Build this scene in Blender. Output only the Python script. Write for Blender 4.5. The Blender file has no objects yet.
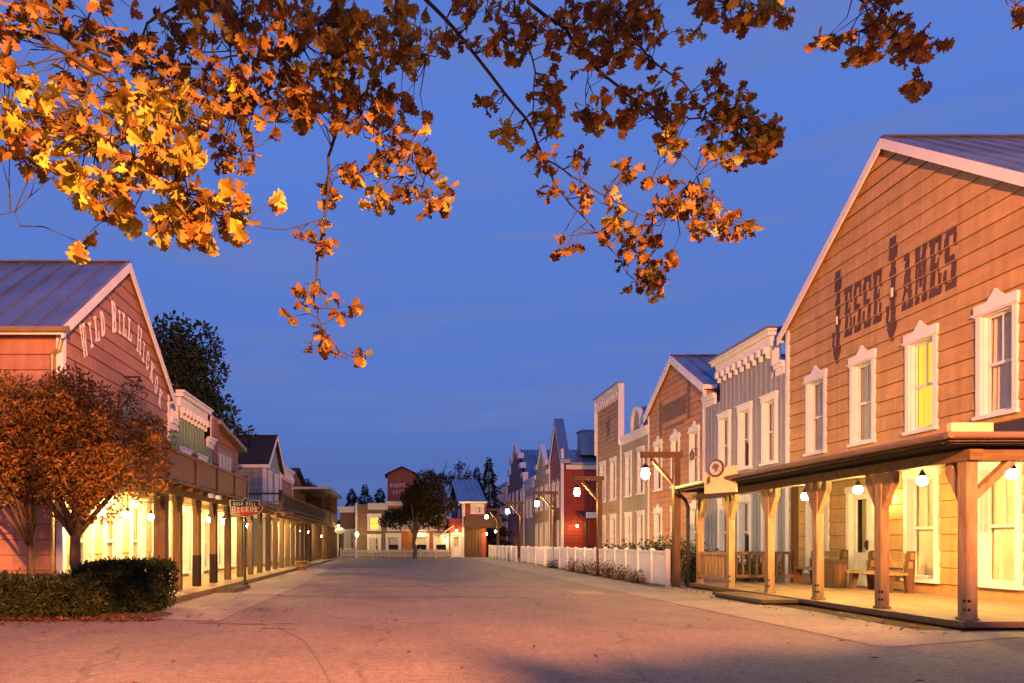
import bpy, math, random
from mathutils import Vector, Matrix, noise as mnoise
R = math.radians
random.seed(11)
scn = bpy.context.scene
COL = scn.collection
FPX, VX, VY, CH = 682.67, 402.0, 542.0, 1.3          # survey constants: lens in px, vanishing point, eye height


def Yd(px, X):            # distance along the street of a point at lateral offset X
    return FPX * X / (px - VX)


def Ht(px, py, X):        # its height above the road
    return CH + (VY - py) / (px - VX) * X


def at(px, py, Y):
    return Vector(((px - VX) * Y / FPX, Y, CH + (VY - py) * Y / FPX))


# ------------------------------------------------------------------ materials
MATS = {}


def nodes(m):
    m.use_nodes = True
    nt = m.node_tree
    return nt, nt.nodes, nt.links, nt.nodes['Principled BSDF']


def mat(name, c, rough=.7, var=.25, scale=3.0, stretch=(1, 1, 1), bump=.0, bscale=40, metal=0.0, spec=.3, c2=None, dirt=0.0, dirt_h=1.2, board=0.0):
    if name in MATS:
        return MATS[name]
    m = bpy.data.materials.new(name)
    nt, N, L, P = nodes(m)
    tc = N.new('ShaderNodeTexCoord')
    mp = N.new('ShaderNodeMapping'); mp.inputs['Scale'].default_value = stretch
    L.new(tc.outputs['Object'], mp.inputs['Vector'])
    nz = N.new('ShaderNodeTexNoise'); nz.inputs['Scale'].default_value = scale
    nz.inputs['Detail'].default_value = 6; nz.inputs['Roughness'].default_value = .62
    L.new(mp.outputs[0], nz.inputs['Vector'])
    rp = N.new('ShaderNodeValToRGB')
    rp.color_ramp.elements[0].position = .3; rp.color_ramp.elements[1].position = .7
    a = [x * (1 - var) for x in c]
    b = list(c2) if c2 else [min(1, x * (1 + var)) for x in c]
    rp.color_ramp.elements[0].color = (*a, 1); rp.color_ramp.elements[1].color = (*b, 1)
    L.new(nz.outputs['Fac'], rp.inputs[0])
    out = rp.outputs[0]
    if board:                    # tone of each board, butt joints, shadow line painted at each lap, rain streaks
        sp = N.new('ShaderNodeSeparateXYZ'); L.new(tc.outputs['Object'], sp.inputs[0])
        ad = N.new('ShaderNodeMath'); L.new(sp.outputs['X'], ad.inputs[0]); L.new(sp.outputs['Y'], ad.inputs[1])
        cb = N.new('ShaderNodeCombineXYZ'); L.new(ad.outputs[0], cb.inputs['X']); L.new(sp.outputs['Z'], cb.inputs['Y'])
        bk = N.new('ShaderNodeTexBrick'); bk.offset = .43; bk.inputs['Scale'].default_value = 1
        bk.inputs['Brick Width'].default_value = 6.7; bk.inputs['Row Height'].default_value = board
        bk.inputs['Mortar Size'].default_value = .006; bk.inputs['Mortar Smooth'].default_value = .3
        bk.inputs['Color1'].default_value = (.92, .92, .92, 1); bk.inputs['Color2'].default_value = (1.06, 1.05, 1.04, 1); bk.inputs['Mortar'].default_value = (.95, .94, .93, 1)
        L.new(cb.outputs[0], bk.inputs['Vector'])
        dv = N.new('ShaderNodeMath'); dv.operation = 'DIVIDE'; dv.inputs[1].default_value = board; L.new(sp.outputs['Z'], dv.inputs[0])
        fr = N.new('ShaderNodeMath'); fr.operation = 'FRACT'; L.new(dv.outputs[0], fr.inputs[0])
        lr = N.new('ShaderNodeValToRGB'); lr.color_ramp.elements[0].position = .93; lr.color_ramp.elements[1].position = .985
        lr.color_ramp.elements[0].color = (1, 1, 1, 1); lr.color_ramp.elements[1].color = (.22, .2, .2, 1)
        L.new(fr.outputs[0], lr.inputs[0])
        m2 = N.new('ShaderNodeMapping'); m2.inputs['Scale'].default_value = (5, 5, .35); L.new(tc.outputs['Object'], m2.inputs[0])
        ns = N.new('ShaderNodeTexNoise'); ns.inputs['Scale'].default_value = 1.4; ns.inputs['Detail'].default_value = 6; L.new(m2.outputs[0], ns.inputs[0])
        sr = N.new('ShaderNodeValToRGB'); sr.color_ramp.elements[0].position = .3; sr.color_ramp.elements[1].position = .62
        sr.color_ramp.elements[0].color = (.78, .76, .74, 1); L.new(ns.outputs['Fac'], sr.inputs[0])
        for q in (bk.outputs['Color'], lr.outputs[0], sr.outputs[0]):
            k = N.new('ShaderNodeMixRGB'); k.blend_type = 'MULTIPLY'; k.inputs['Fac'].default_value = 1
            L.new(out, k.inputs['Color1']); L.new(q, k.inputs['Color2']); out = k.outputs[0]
    if dirt:
        sp = N.new('ShaderNodeSeparateXYZ'); L.new(tc.outputs['Object'], sp.inputs[0])
        mr = N.new('ShaderNodeMapRange'); mr.inputs['From Min'].default_value = 0; mr.inputs['From Max'].default_value = dirt_h
        mr.inputs['To Min'].default_value = dirt; mr.inputs['To Max'].default_value = 0
        L.new(sp.outputs['Z'], mr.inputs['Value'])
        n2 = N.new('ShaderNodeTexNoise'); n2.inputs['Scale'].default_value = 5; n2.inputs['Detail'].default_value = 5
        L.new(tc.outputs['Object'], n2.inputs['Vector'])
        mu = N.new('ShaderNodeMath'); mu.operation = 'MULTIPLY'
        L.new(mr.outputs[0], mu.inputs[0]); L.new(n2.outputs['Fac'], mu.inputs[1])
        mx = N.new('ShaderNodeMixRGB'); mx.inputs['Color2'].default_value = (.06, .045, .03, 1)
        L.new(mu.outputs[0], mx.inputs['Fac']); L.new(out, mx.inputs['Color1'])
        out = mx.outputs[0]
    L.new(out, P.inputs['Base Color'])
    P.inputs['Roughness'].default_value = rough
    P.inputs['Metallic'].default_value = metal
    P.inputs['Specular IOR Level'].default_value = spec
    if bump:
        n3 = N.new('ShaderNodeTexNoise'); n3.inputs['Scale'].default_value = bscale; n3.inputs['Detail'].default_value = 4
        L.new(mp.outputs[0], n3.inputs['Vector'])
        bp = N.new('ShaderNodeBump'); bp.inputs['Strength'].default_value = bump; bp.inputs['Distance'].default_value = .02
        L.new(n3.outputs['Fac'], bp.inputs['Height']); L.new(bp.outputs[0], P.inputs['Normal'])
    MATS[name] = m
    return m


def emit(name, c, s):
    m = bpy.data.materials.new(name)
    nt, N, L, P = nodes(m)
    P.inputs['Base Color'].default_value = (*[min(1, x) for x in c], 1)
    P.inputs['Emission Color'].default_value = (*c, 1)
    P.inputs['Emission Strength'].default_value = s
    MATS[name] = m
    return m


def leafmat(name, cols, trans=.35, rough=.55):
    m = bpy.data.materials.new(name)
    nt, N, L, P = nodes(m)
    g = N.new('ShaderNodeNewGeometry')
    rp = N.new('ShaderNodeValToRGB')
    el = rp.color_ramp.elements
    while len(el) < len(cols):
        el.new(.5)
    for i, c in enumerate(cols):
        el[i].position = i / (len(cols) - 1); el[i].color = (*c, 1)
    L.new(g.outputs['Random Per Island'], rp.inputs[0])
    tc = N.new('ShaderNodeTexCoord')
    nz = N.new('ShaderNodeTexNoise'); nz.inputs['Scale'].default_value = 9; nz.inputs['Detail'].default_value = 3
    L.new(tc.outputs['Object'], nz.inputs['Vector'])
    mx = N.new('ShaderNodeMixRGB'); mx.blend_type = 'MULTIPLY'; mx.inputs['Fac'].default_value = .7
    r2 = N.new('ShaderNodeValToRGB'); r2.color_ramp.elements[0].position = .35; r2.color_ramp.elements[1].position = .65
    r2.color_ramp.elements[0].color = (.45, .4, .35, 1); r2.color_ramp.elements[1].color = (1.2, 1.2, 1.1, 1)
    L.new(nz.outputs['Fac'], r2.inputs[0])
    L.new(rp.outputs[0], mx.inputs['Color1']); L.new(r2.outputs[0], mx.inputs['Color2'])
    L.new(mx.outputs[0], P.inputs['Base Color'])
    P.inputs['Roughness'].default_value = rough
    P.inputs['Specular IOR Level'].default_value = .25
    tr = N.new('ShaderNodeBsdfTranslucent'); L.new(mx.outputs[0], tr.inputs['Color'])
    ms = N.new('ShaderNodeMixShader'); ms.inputs[0].default_value = trans
    L.new(P.outputs[0], ms.inputs[1]); L.new(tr.outputs[0], ms.inputs[2])
    L.new(ms.outputs[0], N['Material Output'].inputs['Surface'])
    MATS[name] = m
    return m


def glassmat():
    m = bpy.data.materials.new('window_glass')
    nt, N, L, P = nodes(m)
    tr = N.new('ShaderNodeBsdfTransparent'); tr.inputs[0].default_value = (.92, .93, .9, 1)
    gl = N.new('ShaderNodeBsdfGlossy'); gl.inputs['Roughness'].default_value = .03
    fr = N.new('ShaderNodeFresnel'); fr.inputs['IOR'].default_value = 1.55
    mr = N.new('ShaderNodeMapRange'); mr.inputs['To Min'].default_value = .03; mr.inputs['To Max'].default_value = .35
    L.new(fr.outputs[0], mr.inputs['Value'])
    ms = N.new('ShaderNodeMixShader')
    L.new(mr.outputs[0], ms.inputs[0]); L.new(tr.outputs[0], ms.inputs[1]); L.new(gl.outputs[0], ms.inputs[2])
    L.new(ms.outputs[0], N['Material Output'].inputs['Surface'])
    MATS['glass'] = m
    return m


def groundmat(name, c1, c2, crack=.0, speck=.35, bump=.35, rough=.85, tint=None, joints=0.0):
    m = bpy.data.materials.new(name)
    nt, N, L, P = nodes(m)
    tc = N.new('ShaderNodeTexCoord')
    n1 = N.new('ShaderNodeTexNoise'); n1.inputs['Scale'].default_value = .55; n1.inputs['Detail'].default_value = 8; n1.inputs['Roughness'].default_value = .65
    L.new(tc.outputs['Object'], n1.inputs['Vector'])
    rp = N.new('ShaderNodeValToRGB'); rp.color_ramp.elements[0].position = .34; rp.color_ramp.elements[1].position = .68
    rp.color_ramp.elements[0].color = (*c1, 1); rp.color_ramp.elements[1].color = (*c2, 1)
    L.new(n1.outputs['Fac'], rp.inputs[0])
    n2 = N.new('ShaderNodeTexNoise'); n2.inputs['Scale'].default_value = 70; n2.inputs['Detail'].default_value = 3
    L.new(tc.outputs['Object'], n2.inputs['Vector'])
    r2 = N.new('ShaderNodeValToRGB'); r2.color_ramp.elements[0].position = .38; r2.color_ramp.elements[1].position = .62
    v = 1 - speck
    r2.color_ramp.elements[0].color = (v, v, v, 1); r2.color_ramp.elements[1].color = (1 + speck * .5,) * 3 + (1,)
    L.new(n2.outputs['Fac'], r2.inputs[0])
    mx = N.new('ShaderNodeMixRGB'); mx.blend_type = 'MULTIPLY'; mx.inputs['Fac'].default_value = 1
    L.new(rp.outputs[0], mx.inputs['Color1']); L.new(r2.outputs[0], mx.inputs['Color2'])
    out = mx.outputs[0]

    def darken(out, mask_socket, col):
        k = N.new('ShaderNodeMixRGB'); k.inputs['Color2'].default_value = (*col, 1)
        L.new(mask_socket, k.inputs['Fac']); L.new(out, k.inputs['Color1'])
        return k.outputs[0]
    n6 = N.new('ShaderNodeTexNoise'); n6.inputs['Scale'].default_value = 9; n6.inputs['Detail'].default_value = 5; n6.inputs['Roughness'].default_value = .7
    L.new(tc.outputs['Object'], n6.inputs['Vector'])
    r6 = N.new('ShaderNodeValToRGB'); r6.color_ramp.elements[0].position = .33; r6.color_ramp.elements[1].position = .67
    r6.color_ramp.elements[0].color = (.74, .74, .74, 1); r6.color_ramp.elements[1].color = (1.18, 1.18, 1.18, 1); L.new(n6.outputs['Fac'], r6.inputs[0])
    m6 = N.new('ShaderNodeMixRGB'); m6.blend_type = 'MULTIPLY'; m6.inputs['Fac'].default_value = 1
    L.new(out, m6.inputs['Color1']); L.new(r6.outputs[0], m6.inputs['Color2']); out = m6.outputs[0]
    if crack:
        nw = N.new('ShaderNodeTexNoise'); nw.inputs['Scale'].default_value = .9; nw.inputs['Detail'].default_value = 6
        L.new(tc.outputs['Object'], nw.inputs['Vector'])
        ad = N.new('ShaderNodeMixRGB'); ad.blend_type = 'ADD'; ad.inputs['Fac'].default_value = .9
        L.new(tc.outputs['Object'], ad.inputs['Color1']); L.new(nw.outputs['Color'], ad.inputs['Color2'])
        vo = N.new('ShaderNodeTexVoronoi'); vo.feature = 'DISTANCE_TO_EDGE'; vo.inputs['Scale'].default_value = .26
        L.new(ad.outputs[0], vo.inputs['Vector'])
        r3 = N.new('ShaderNodeValToRGB'); r3.color_ramp.elements[0].position = .0; r3.color_ramp.elements[1].position = .009
        r3.color_ramp.elements[0].color = (crack,) * 3 + (1,); r3.color_ramp.elements[1].color = (0, 0, 0, 1)
        L.new(vo.outputs['Distance'], r3.inputs[0])
        n4 = N.new('ShaderNodeTexNoise'); n4.inputs['Scale'].default_value = .35; n4.inputs['Detail'].default_value = 3
        L.new(tc.outputs['Object'], n4.inputs['Vector'])
        r4 = N.new('ShaderNodeValToRGB'); r4.color_ramp.elements[0].position = .38; r4.color_ramp.elements[1].position = .5
        L.new(n4.outputs['Fac'], r4.inputs[0])
        mm = N.new('ShaderNodeMixRGB'); mm.blend_type = 'MULTIPLY'; mm.inputs['Fac'].default_value = 1
        L.new(r3.outputs[0], mm.inputs['Color1']); L.new(r4.outputs[0], mm.inputs['Color2'])
        out = darken(out, mm.outputs[0], [x * .3 for x in c1])
        # oil and tyre stains
        n5 = N.new('ShaderNodeTexNoise'); n5.inputs['Scale'].default_value = 1.6; n5.inputs['Detail'].default_value = 7; n5.inputs['Roughness'].default_value = .7
        mp = N.new('ShaderNodeMapping'); mp.inputs['Scale'].default_value = (1.2, .28, 1)
        L.new(tc.outputs['Object'], mp.inputs['Vector']); L.new(mp.outputs[0], n5.inputs['Vector'])
        r5 = N.new('ShaderNodeValToRGB'); r5.color_ramp.elements[0].position = .55; r5.color_ramp.elements[1].position = .8
        r5.color_ramp.elements[1].color = (.55, .55, .55, 1)
        L.new(n5.outputs['Fac'], r5.inputs[0])
        out = darken(out, r5.outputs[0], [x * .55 for x in c1])
    if joints:
        sp = N.new('ShaderNodeSeparateXYZ'); L.new(tc.outputs['Object'], sp.inputs[0])
        dv = N.new('ShaderNodeMath'); dv.operation = 'DIVIDE'; dv.inputs[1].default_value = joints; L.new(sp.outputs['Y'], dv.inputs[0])
        fr = N.new('ShaderNodeMath'); fr.operation = 'FRACT'; L.new(dv.outputs[0], fr.inputs[0])
        lt = N.new('ShaderNodeMath'); lt.operation = 'LESS_THAN'; lt.inputs[1].default_value = .012 / joints * 2; L.new(fr.outputs[0], lt.inputs[0])
        ml = N.new('ShaderNodeMath'); ml.operation = 'MULTIPLY'; ml.inputs[1].default_value = .75; L.new(lt.outputs[0], ml.inputs[0])
        out = darken(out, ml.outputs[0], [x * .35 for x in c1])
    L.new(out, P.inputs['Base Color'])
    P.inputs['Roughness'].default_value = rough
    P.inputs['Specular IOR Level'].default_value = .25
    bp = N.new('ShaderNodeBump'); bp.inputs['Strength'].default_value = bump; bp.inputs['Distance'].default_value = .012
    L.new(n2.outputs['Fac'], bp.inputs['Height']); L.new(bp.outputs[0], P.inputs['Normal'])
    MATS[name] = m
    return m


GL = glassmat()
TRIM = mat('trim_white', (.66, .66, .74), .55, .08, 2.5, bump=.05)
TRIMD = mat('trim_dull', (.5, .5, .5), .6, .12, 2.5)
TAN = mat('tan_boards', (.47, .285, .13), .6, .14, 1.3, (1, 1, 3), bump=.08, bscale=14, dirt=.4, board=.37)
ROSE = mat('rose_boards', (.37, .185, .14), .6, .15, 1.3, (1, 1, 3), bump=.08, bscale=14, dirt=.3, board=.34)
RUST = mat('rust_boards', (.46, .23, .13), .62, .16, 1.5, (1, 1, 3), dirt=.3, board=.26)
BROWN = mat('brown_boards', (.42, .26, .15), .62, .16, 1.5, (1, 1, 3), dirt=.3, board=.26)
GREY = mat('blue_grey_boards', (.235, .255, .33), .6, .14, 1.4, (3, 3, .5), dirt=.3)
OLIVE = mat('olive_grey_boards', (.28, .26, .22), .6, .14, 1.4, (3, 3, .5), dirt=.3)
GREEN = mat('green_boards', (.16, .24, .17), .6, .14, 1.4, (3, 3, .5))
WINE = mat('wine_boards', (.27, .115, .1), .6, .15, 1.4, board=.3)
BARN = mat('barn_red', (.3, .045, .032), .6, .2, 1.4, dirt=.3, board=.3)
BLUE = mat('slate_blue_boards', (.28, .31, .38), .6, .12, 1.4, board=.3)
SAND = mat('sand_plaster', (.17, .115, .08), .8, .15, 1.6, bump=.1)
ORANGE = mat('orange_plaster_and_lamplight', (.36, .13, .05), .8, .15, 1.6, bump=.1)
PALEW = mat('cream_boards', (.46, .33, .17), .6, .12, 1.6, dirt=.3)
METAL = mat('roof_metal', (.30, .32, .38), .4, .22, .9, (1, 1, 1), metal=.85, spec=.5)
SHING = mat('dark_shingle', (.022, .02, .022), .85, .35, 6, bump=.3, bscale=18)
WOOD = mat('porch_timber', (.25, .16, .085), .7, .35, 2.2, (6, 6, .7), bump=.25, bscale=10, c2=(.38, .26, .145))
WOODH = mat('beam_timber', (.16, .1, .055), .7, .35, 2.2, (.8, 6, 6), bump=.25, bscale=10)
LPOST = mat('backlit_post_timber', (.085, .05, .03), .75, .35, 2.2, (6, 6, .7), bump=.2, bscale=10)  # porch timber darkened so the posts read as backlit silhouettes
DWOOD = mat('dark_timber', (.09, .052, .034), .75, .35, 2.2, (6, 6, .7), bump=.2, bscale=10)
BALC = mat('balcony_boards', (.27, .14, .08), .75, .3, 2.5, (6, 6, .6), bump=.2, bscale=10)
DECK = mat('deck_boards', (.27, .2, .13), .7, .28, 2.0, (5, .5, 5), bump=.2, bscale=10)
DARKM = mat('dark_iron', (.03, .028, .027), .45, .3, 4, metal=.4)
GUTTER = mat('bronze_gutter', (.26, .18, .11), .45, .2, 2, metal=.35)
SIGNL = mat('sign_lettering', (.5, .46, .42), .6, .1, 3)
INK = mat('lettering_ink', (.085, .045, .05), .75, .3, 3)
INKF = mat('faded_ink', (.15, .115, .115), .8, .3, 3)
WHITEL = mat('lettering_white', (.78, .76, .74), .6, .1, 3)
CURT = mat('curtain_cloth', (.78, .72, .62), .85, .12, 3)
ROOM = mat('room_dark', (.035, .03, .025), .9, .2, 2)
BARK = mat('bark', (.11, .075, .05), .9, .4, 5, (3, 3, .6), bump=.6, bscale=14)
TWIG = mat('twig_bark', (.022, .016, .012), .9, .3, 8)
SIGNW = mat('sign_wood', (.75, .62, .33), .6, .15, 2)
REDP = mat('sign_red', (.38, .03, .02), .5, .15, 2)
BLACKP = mat('sign_black', (.02, .018, .018), .5, .15, 2)
FENCE = mat('fence_white', (.74, .72, .73), .5, .08, 2, dirt=.5, dirt_h=.3)
BRONZE = mat('medallion_bronze', (.12, .09, .07), .5, .2, 6, metal=.3)
EMBL = mat('medallion_cream', (.42, .5, .5), .6, .15, 4)
EMBO = mat('medallion_rust', (.16, .12, .08), .6, .2, 4)
BULB = emit('bulb_glow', (1, .62, .17), 1250)
LANT = emit('lantern_glow', (1, .6, .16), 1100)
BULBF = emit('bulb_glow_far', (1, .6, .17), 300)
BULBL = emit('bulb_glow_left', (1, .62, .17), 1050)
FLOOD = emit('flood_glow', (1, .55, .13), 105)
LITW = emit('lit_blind', (1, .66, .06), .8)
LITF = emit('lit_blind_far', (1, .55, .07), 1.3)

# ------------------------------------------------------------------ mesh helper


class MB:
    def __init__(s):
        s.v = []; s.f = []

    def add(s, vs, fs):
        o = len(s.v)
        s.v += [tuple(p) for p in vs]
        s.f += [tuple(i + o for i in f) for f in fs]

    def quad(s, a, b, c, d):
        s.add((a, b, c, d), ((0, 1, 2, 3),))

    def box(s, x0, x1, y0, y1, z0, z1):
        x0, x1 = min(x0, x1), max(x0, x1); y0, y1 = min(y0, y1), max(y0, y1); z0, z1 = min(z0, z1), max(z0, z1)
        s.add([(x0, y0, z0), (x1, y0, z0), (x1, y1, z0), (x0, y1, z0), (x0, y0, z1), (x1, y0, z1), (x1, y1, z1), (x0, y1, z1)],
              [(0, 3, 2, 1), (4, 5, 6, 7), (0, 1, 5, 4), (1, 2, 6, 5), (2, 3, 7, 6), (3, 0, 4, 7)])

    def bar(s, p, q, w, h, up=(0, 0, 1)):        # rectangular bar between two points
        p = Vector(p); q = Vector(q); d = (q - p).normalized(); up = Vector(up)
        a = d.cross(up)
        if a.length < 1e-4:
            a = d.cross(Vector((1, 0, 0)))
        a.normalize(); b = a.cross(d).normalized()
        a *= w / 2; b *= h / 2
        s.add([p - a - b, p + a - b, p + a + b, p - a + b, q - a - b, q + a - b, q + a + b, q - a + b],
              [(0, 3, 2, 1), (4, 5, 6, 7), (0, 1, 5, 4), (1, 2, 6, 5), (2, 3, 7, 6), (3, 0, 4, 7)])

    def tube(s, pts, rad, n=6, cap=True):
        pts = [Vector(p) for p in pts]
        if not isinstance(rad, (list, tuple)):
            rad = [rad] * len(pts)
        o = len(s.v); prev = None
        for i, p in enumerate(pts):
            d = (pts[min(i + 1, len(pts) - 1)] - pts[max(i - 1, 0)]).normalized()
            ref = prev if prev is not None else (Vector((1, 0, 0)) if abs(d.x) < .8 else Vector((0, 1, 0)))
            a = (ref - d * ref.dot(d)).normalized(); b = d.cross(a); prev = a
            for k in range(n):
                t = 2 * math.pi * k / n
                s.v.append(tuple(p + (a * math.cos(t) + b * math.sin(t)) * rad[i]))
        for i in range(len(pts) - 1):
            for k in range(n):
                s.f.append((o + i * n + k, o + i * n + (k + 1) % n, o + (i + 1) * n + (k + 1) % n, o + (i + 1) * n + k))
        if cap:
            s.f.append(tuple(o + k for k in range(n))[::-1])
            s.f.append(tuple(o + (len(pts) - 1) * n + k for k in range(n)))

    def lathe(s, prof, n=12, c=(0, 0, 0)):
        o = len(s.v)
        for r, z in prof:
            for k in range(n):
                t = 2 * math.pi * k / n
                s.v.append((c[0] + r * math.cos(t), c[1] + r * math.sin(t), c[2] + z))
        for i in range(len(prof) - 1):
            for k in range(n):
                s.f.append((o + i * n + k, o + i * n + (k + 1) % n, o + (i + 1) * n + (k + 1) % n, o + (i + 1) * n + k))
        s.f.append(tuple(o + k for k in range(n))[::-1])
        s.f.append(tuple(o + (len(prof) - 1) * n + k for k in range(n)))

    def prism(s, poly, F, w0, w1):               # poly of (u,v) extruded from w0 to w1 through frame F
        n = len(poly); o = len(s.v)
        s.v += [tuple(F(u, v, w0)) for u, v in poly] + [tuple(F(u, v, w1)) for u, v in poly]
        s.f.append(tuple(o + i for i in range(n))[::-1]); s.f.append(tuple(o + n + i for i in range(n)))
        for i in range(n):
            j = (i + 1) % n
            s.f.append((o + i, o + j, o + n + j, o + n + i))

    def mesh(s, name, m, smooth=False):
        me = bpy.data.meshes.new(name)
        me.from_pydata(s.v, [], s.f)
        me.materials.append(m)
        if smooth:
            me.polygons.foreach_set('use_smooth', [True] * len(me.polygons))
        me.update()
        return me

    def build(s, name, m, parent=None, smooth=False, loc=None):
        o = bpy.data.objects.new(name, s.mesh(name, m, smooth))
        COL.objects.link(o)
        if parent:
            o.parent = parent
        if loc:
            o.location = loc
        return o


def FR(u, v, w):           # the front of a building
    return (u, -w, v)


def tag(o, label, cat, group=None, kind=None):
    if label: o['label'] = label
    if cat: o['category'] = cat
    if group: o['group'] = group
    if kind: o['kind'] = kind
    return o


def thing(name, label, cat, loc=(0, 0, 0), rz=0.0, group=None):
    o = bpy.data.objects.new(name, None); COL.objects.link(o)
    o.empty_display_size = .2
    o.location = loc; o.rotation_euler = (0, 0, rz)
    return tag(o, label, cat, group)


def dup(o, loc=None, rz=None, label=None, group=None, parent=None):
    c = o.copy(); COL.objects.link(c)
    if parent: c.parent = parent
    if loc is not None: c.location = loc
    if rz is not None: c.rotation_euler = (0, 0, rz)
    if label: c['label'] = label
    if group: c['group'] = group
    for ch in list(o.children):
        dup(ch, parent=c)
    return c


def struct(name, mb, m):
    o = mb.build(name, m); o['kind'] = 'structure'
    return o


# ------------------------------------------------------------------ siding
def span(poly, v):         # leftmost and rightmost u of the outline at height v
    xs = []
    n = len(poly)
    for i in range(n):
        (u0, v0), (u1, v1) = poly[i], poly[(i + 1) % n]
        if (v0 <= v < v1) or (v1 <= v < v0):
            xs.append(u0 + (u1 - u0) * (v - v0) / (v1 - v0))
    return (min(xs), max(xs)) if len(xs) >= 2 else None


def vspan(poly, u):
    xs = []
    n = len(poly)
    for i in range(n):
        (u0, v0), (u1, v1) = poly[i], poly[(i + 1) % n]
        if (u0 <= u < u1) or (u1 <= u < u0):
            xs.append(v0 + (v1 - v0) * (u - u0) / (u1 - u0))
    return (min(xs), max(xs)) if len(xs) >= 2 else None


def minus(a, b, cuts):
    out = [(a, b)]
    for c0, c1 in cuts:
        nx = []
        for x0, x1 in out:
            if c1 <= x0 or c0 >= x1:
                nx.append((x0, x1)); continue
            if c0 > x0: nx.append((x0, c0))
            if c1 < x1: nx.append((c1, x1))
        out = nx
    return out


def lipw(v, bh, lip):
    k = (v / bh) % 1.0
    return lip * (1 - k)


def siding(mb, poly, holes, style='clap', bh=.37, lip=.03, F=FR, w=0.0):
    vs = sorted({round(p[1], 4) for p in poly} | {round(h[2], 4) for h in holes} | {round(h[3], 4) for h in holes})
    lo, hi = min(p[1] for p in poly), max(p[1] for p in poly)
    k = math.ceil(lo / bh)
    rows = []
    while k * bh < hi:
        rows.append(round(k * bh, 4)); k += 1
    cutsv = sorted(set(vs) | set(rows)) if style == 'clap' else vs
    cutsv = [v for v in cutsv if lo - 1e-6 <= v <= hi + 1e-6]
    for a, b in zip(cutsv, cutsv[1:]):
        if b - a < 1e-3: continue
        e = min(1e-3, (b - a) / 4)
        s0, s1 = span(poly, a + e), span(poly, b - e)
        if not s0 or not s1: continue
        cuts = [(h[0], h[1]) for h in holes if h[2] <= a + e and h[3] >= b - e]
        ivs = minus(min(s0[0], s1[0]), max(s0[1], s1[1]), cuts)
        if style == 'clap':
            wa, wb = lipw(a + 1e-4, bh, lip), lipw(b - 1e-4, bh, lip)
        else:
            wa = wb = 0
        wa += w; wb += w
        for x0, x1 in ivs:
            a0, a1 = max(x0, s0[0]), min(x1, s0[1]); b0, b1 = max(x0, s1[0]), min(x1, s1[1])
            if a1 < a0: a0 = a1 = (a0 + a1) / 2
            if b1 < b0: b0 = b1 = (b0 + b1) / 2
            mb.quad(F(a0, a, wa), F(a1, a, wa), F(b1, b, wb), F(b0, b, wb))
            if style == 'clap' and a in rows:
                mb.quad(F(a0, a, w), F(a1, a, w), F(a1, a, wa), F(a0, a, wa))
    if style == 'batten':
        u0, u1 = min(p[0] for p in poly), max(p[0] for p in poly)
        n = max(1, int((u1 - u0) / bh))
        for i in range(1, n):
            u = u0 + (u1 - u0) * i / n + .0007
            sp = vspan(poly, u)
            if not sp: continue
            for a, b in minus(sp[0], sp[1], [(h[2], h[3]) for h in holes if h[0] - .02 < u < h[1] + .02]):
                p = [F(u - .025, a, w), F(u + .025, a, w), F(u + .025, b, w), F(u - .025, b, w)]
                q = [F(u - .02, a, w + .03), F(u + .02, a, w + .03), F(u + .02, b, w + .03), F(u - .02, b, w + .03)]
                mb.add(p + q, [(4, 5, 6, 7), (0, 4, 7, 3), (1, 2, 6, 5), (0, 1, 5, 4), (3, 7, 6, 2)])


# ------------------------------------------------------------------ windows and doors (local: x along, y into the wall, z up from the sill)
WC = {}


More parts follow.
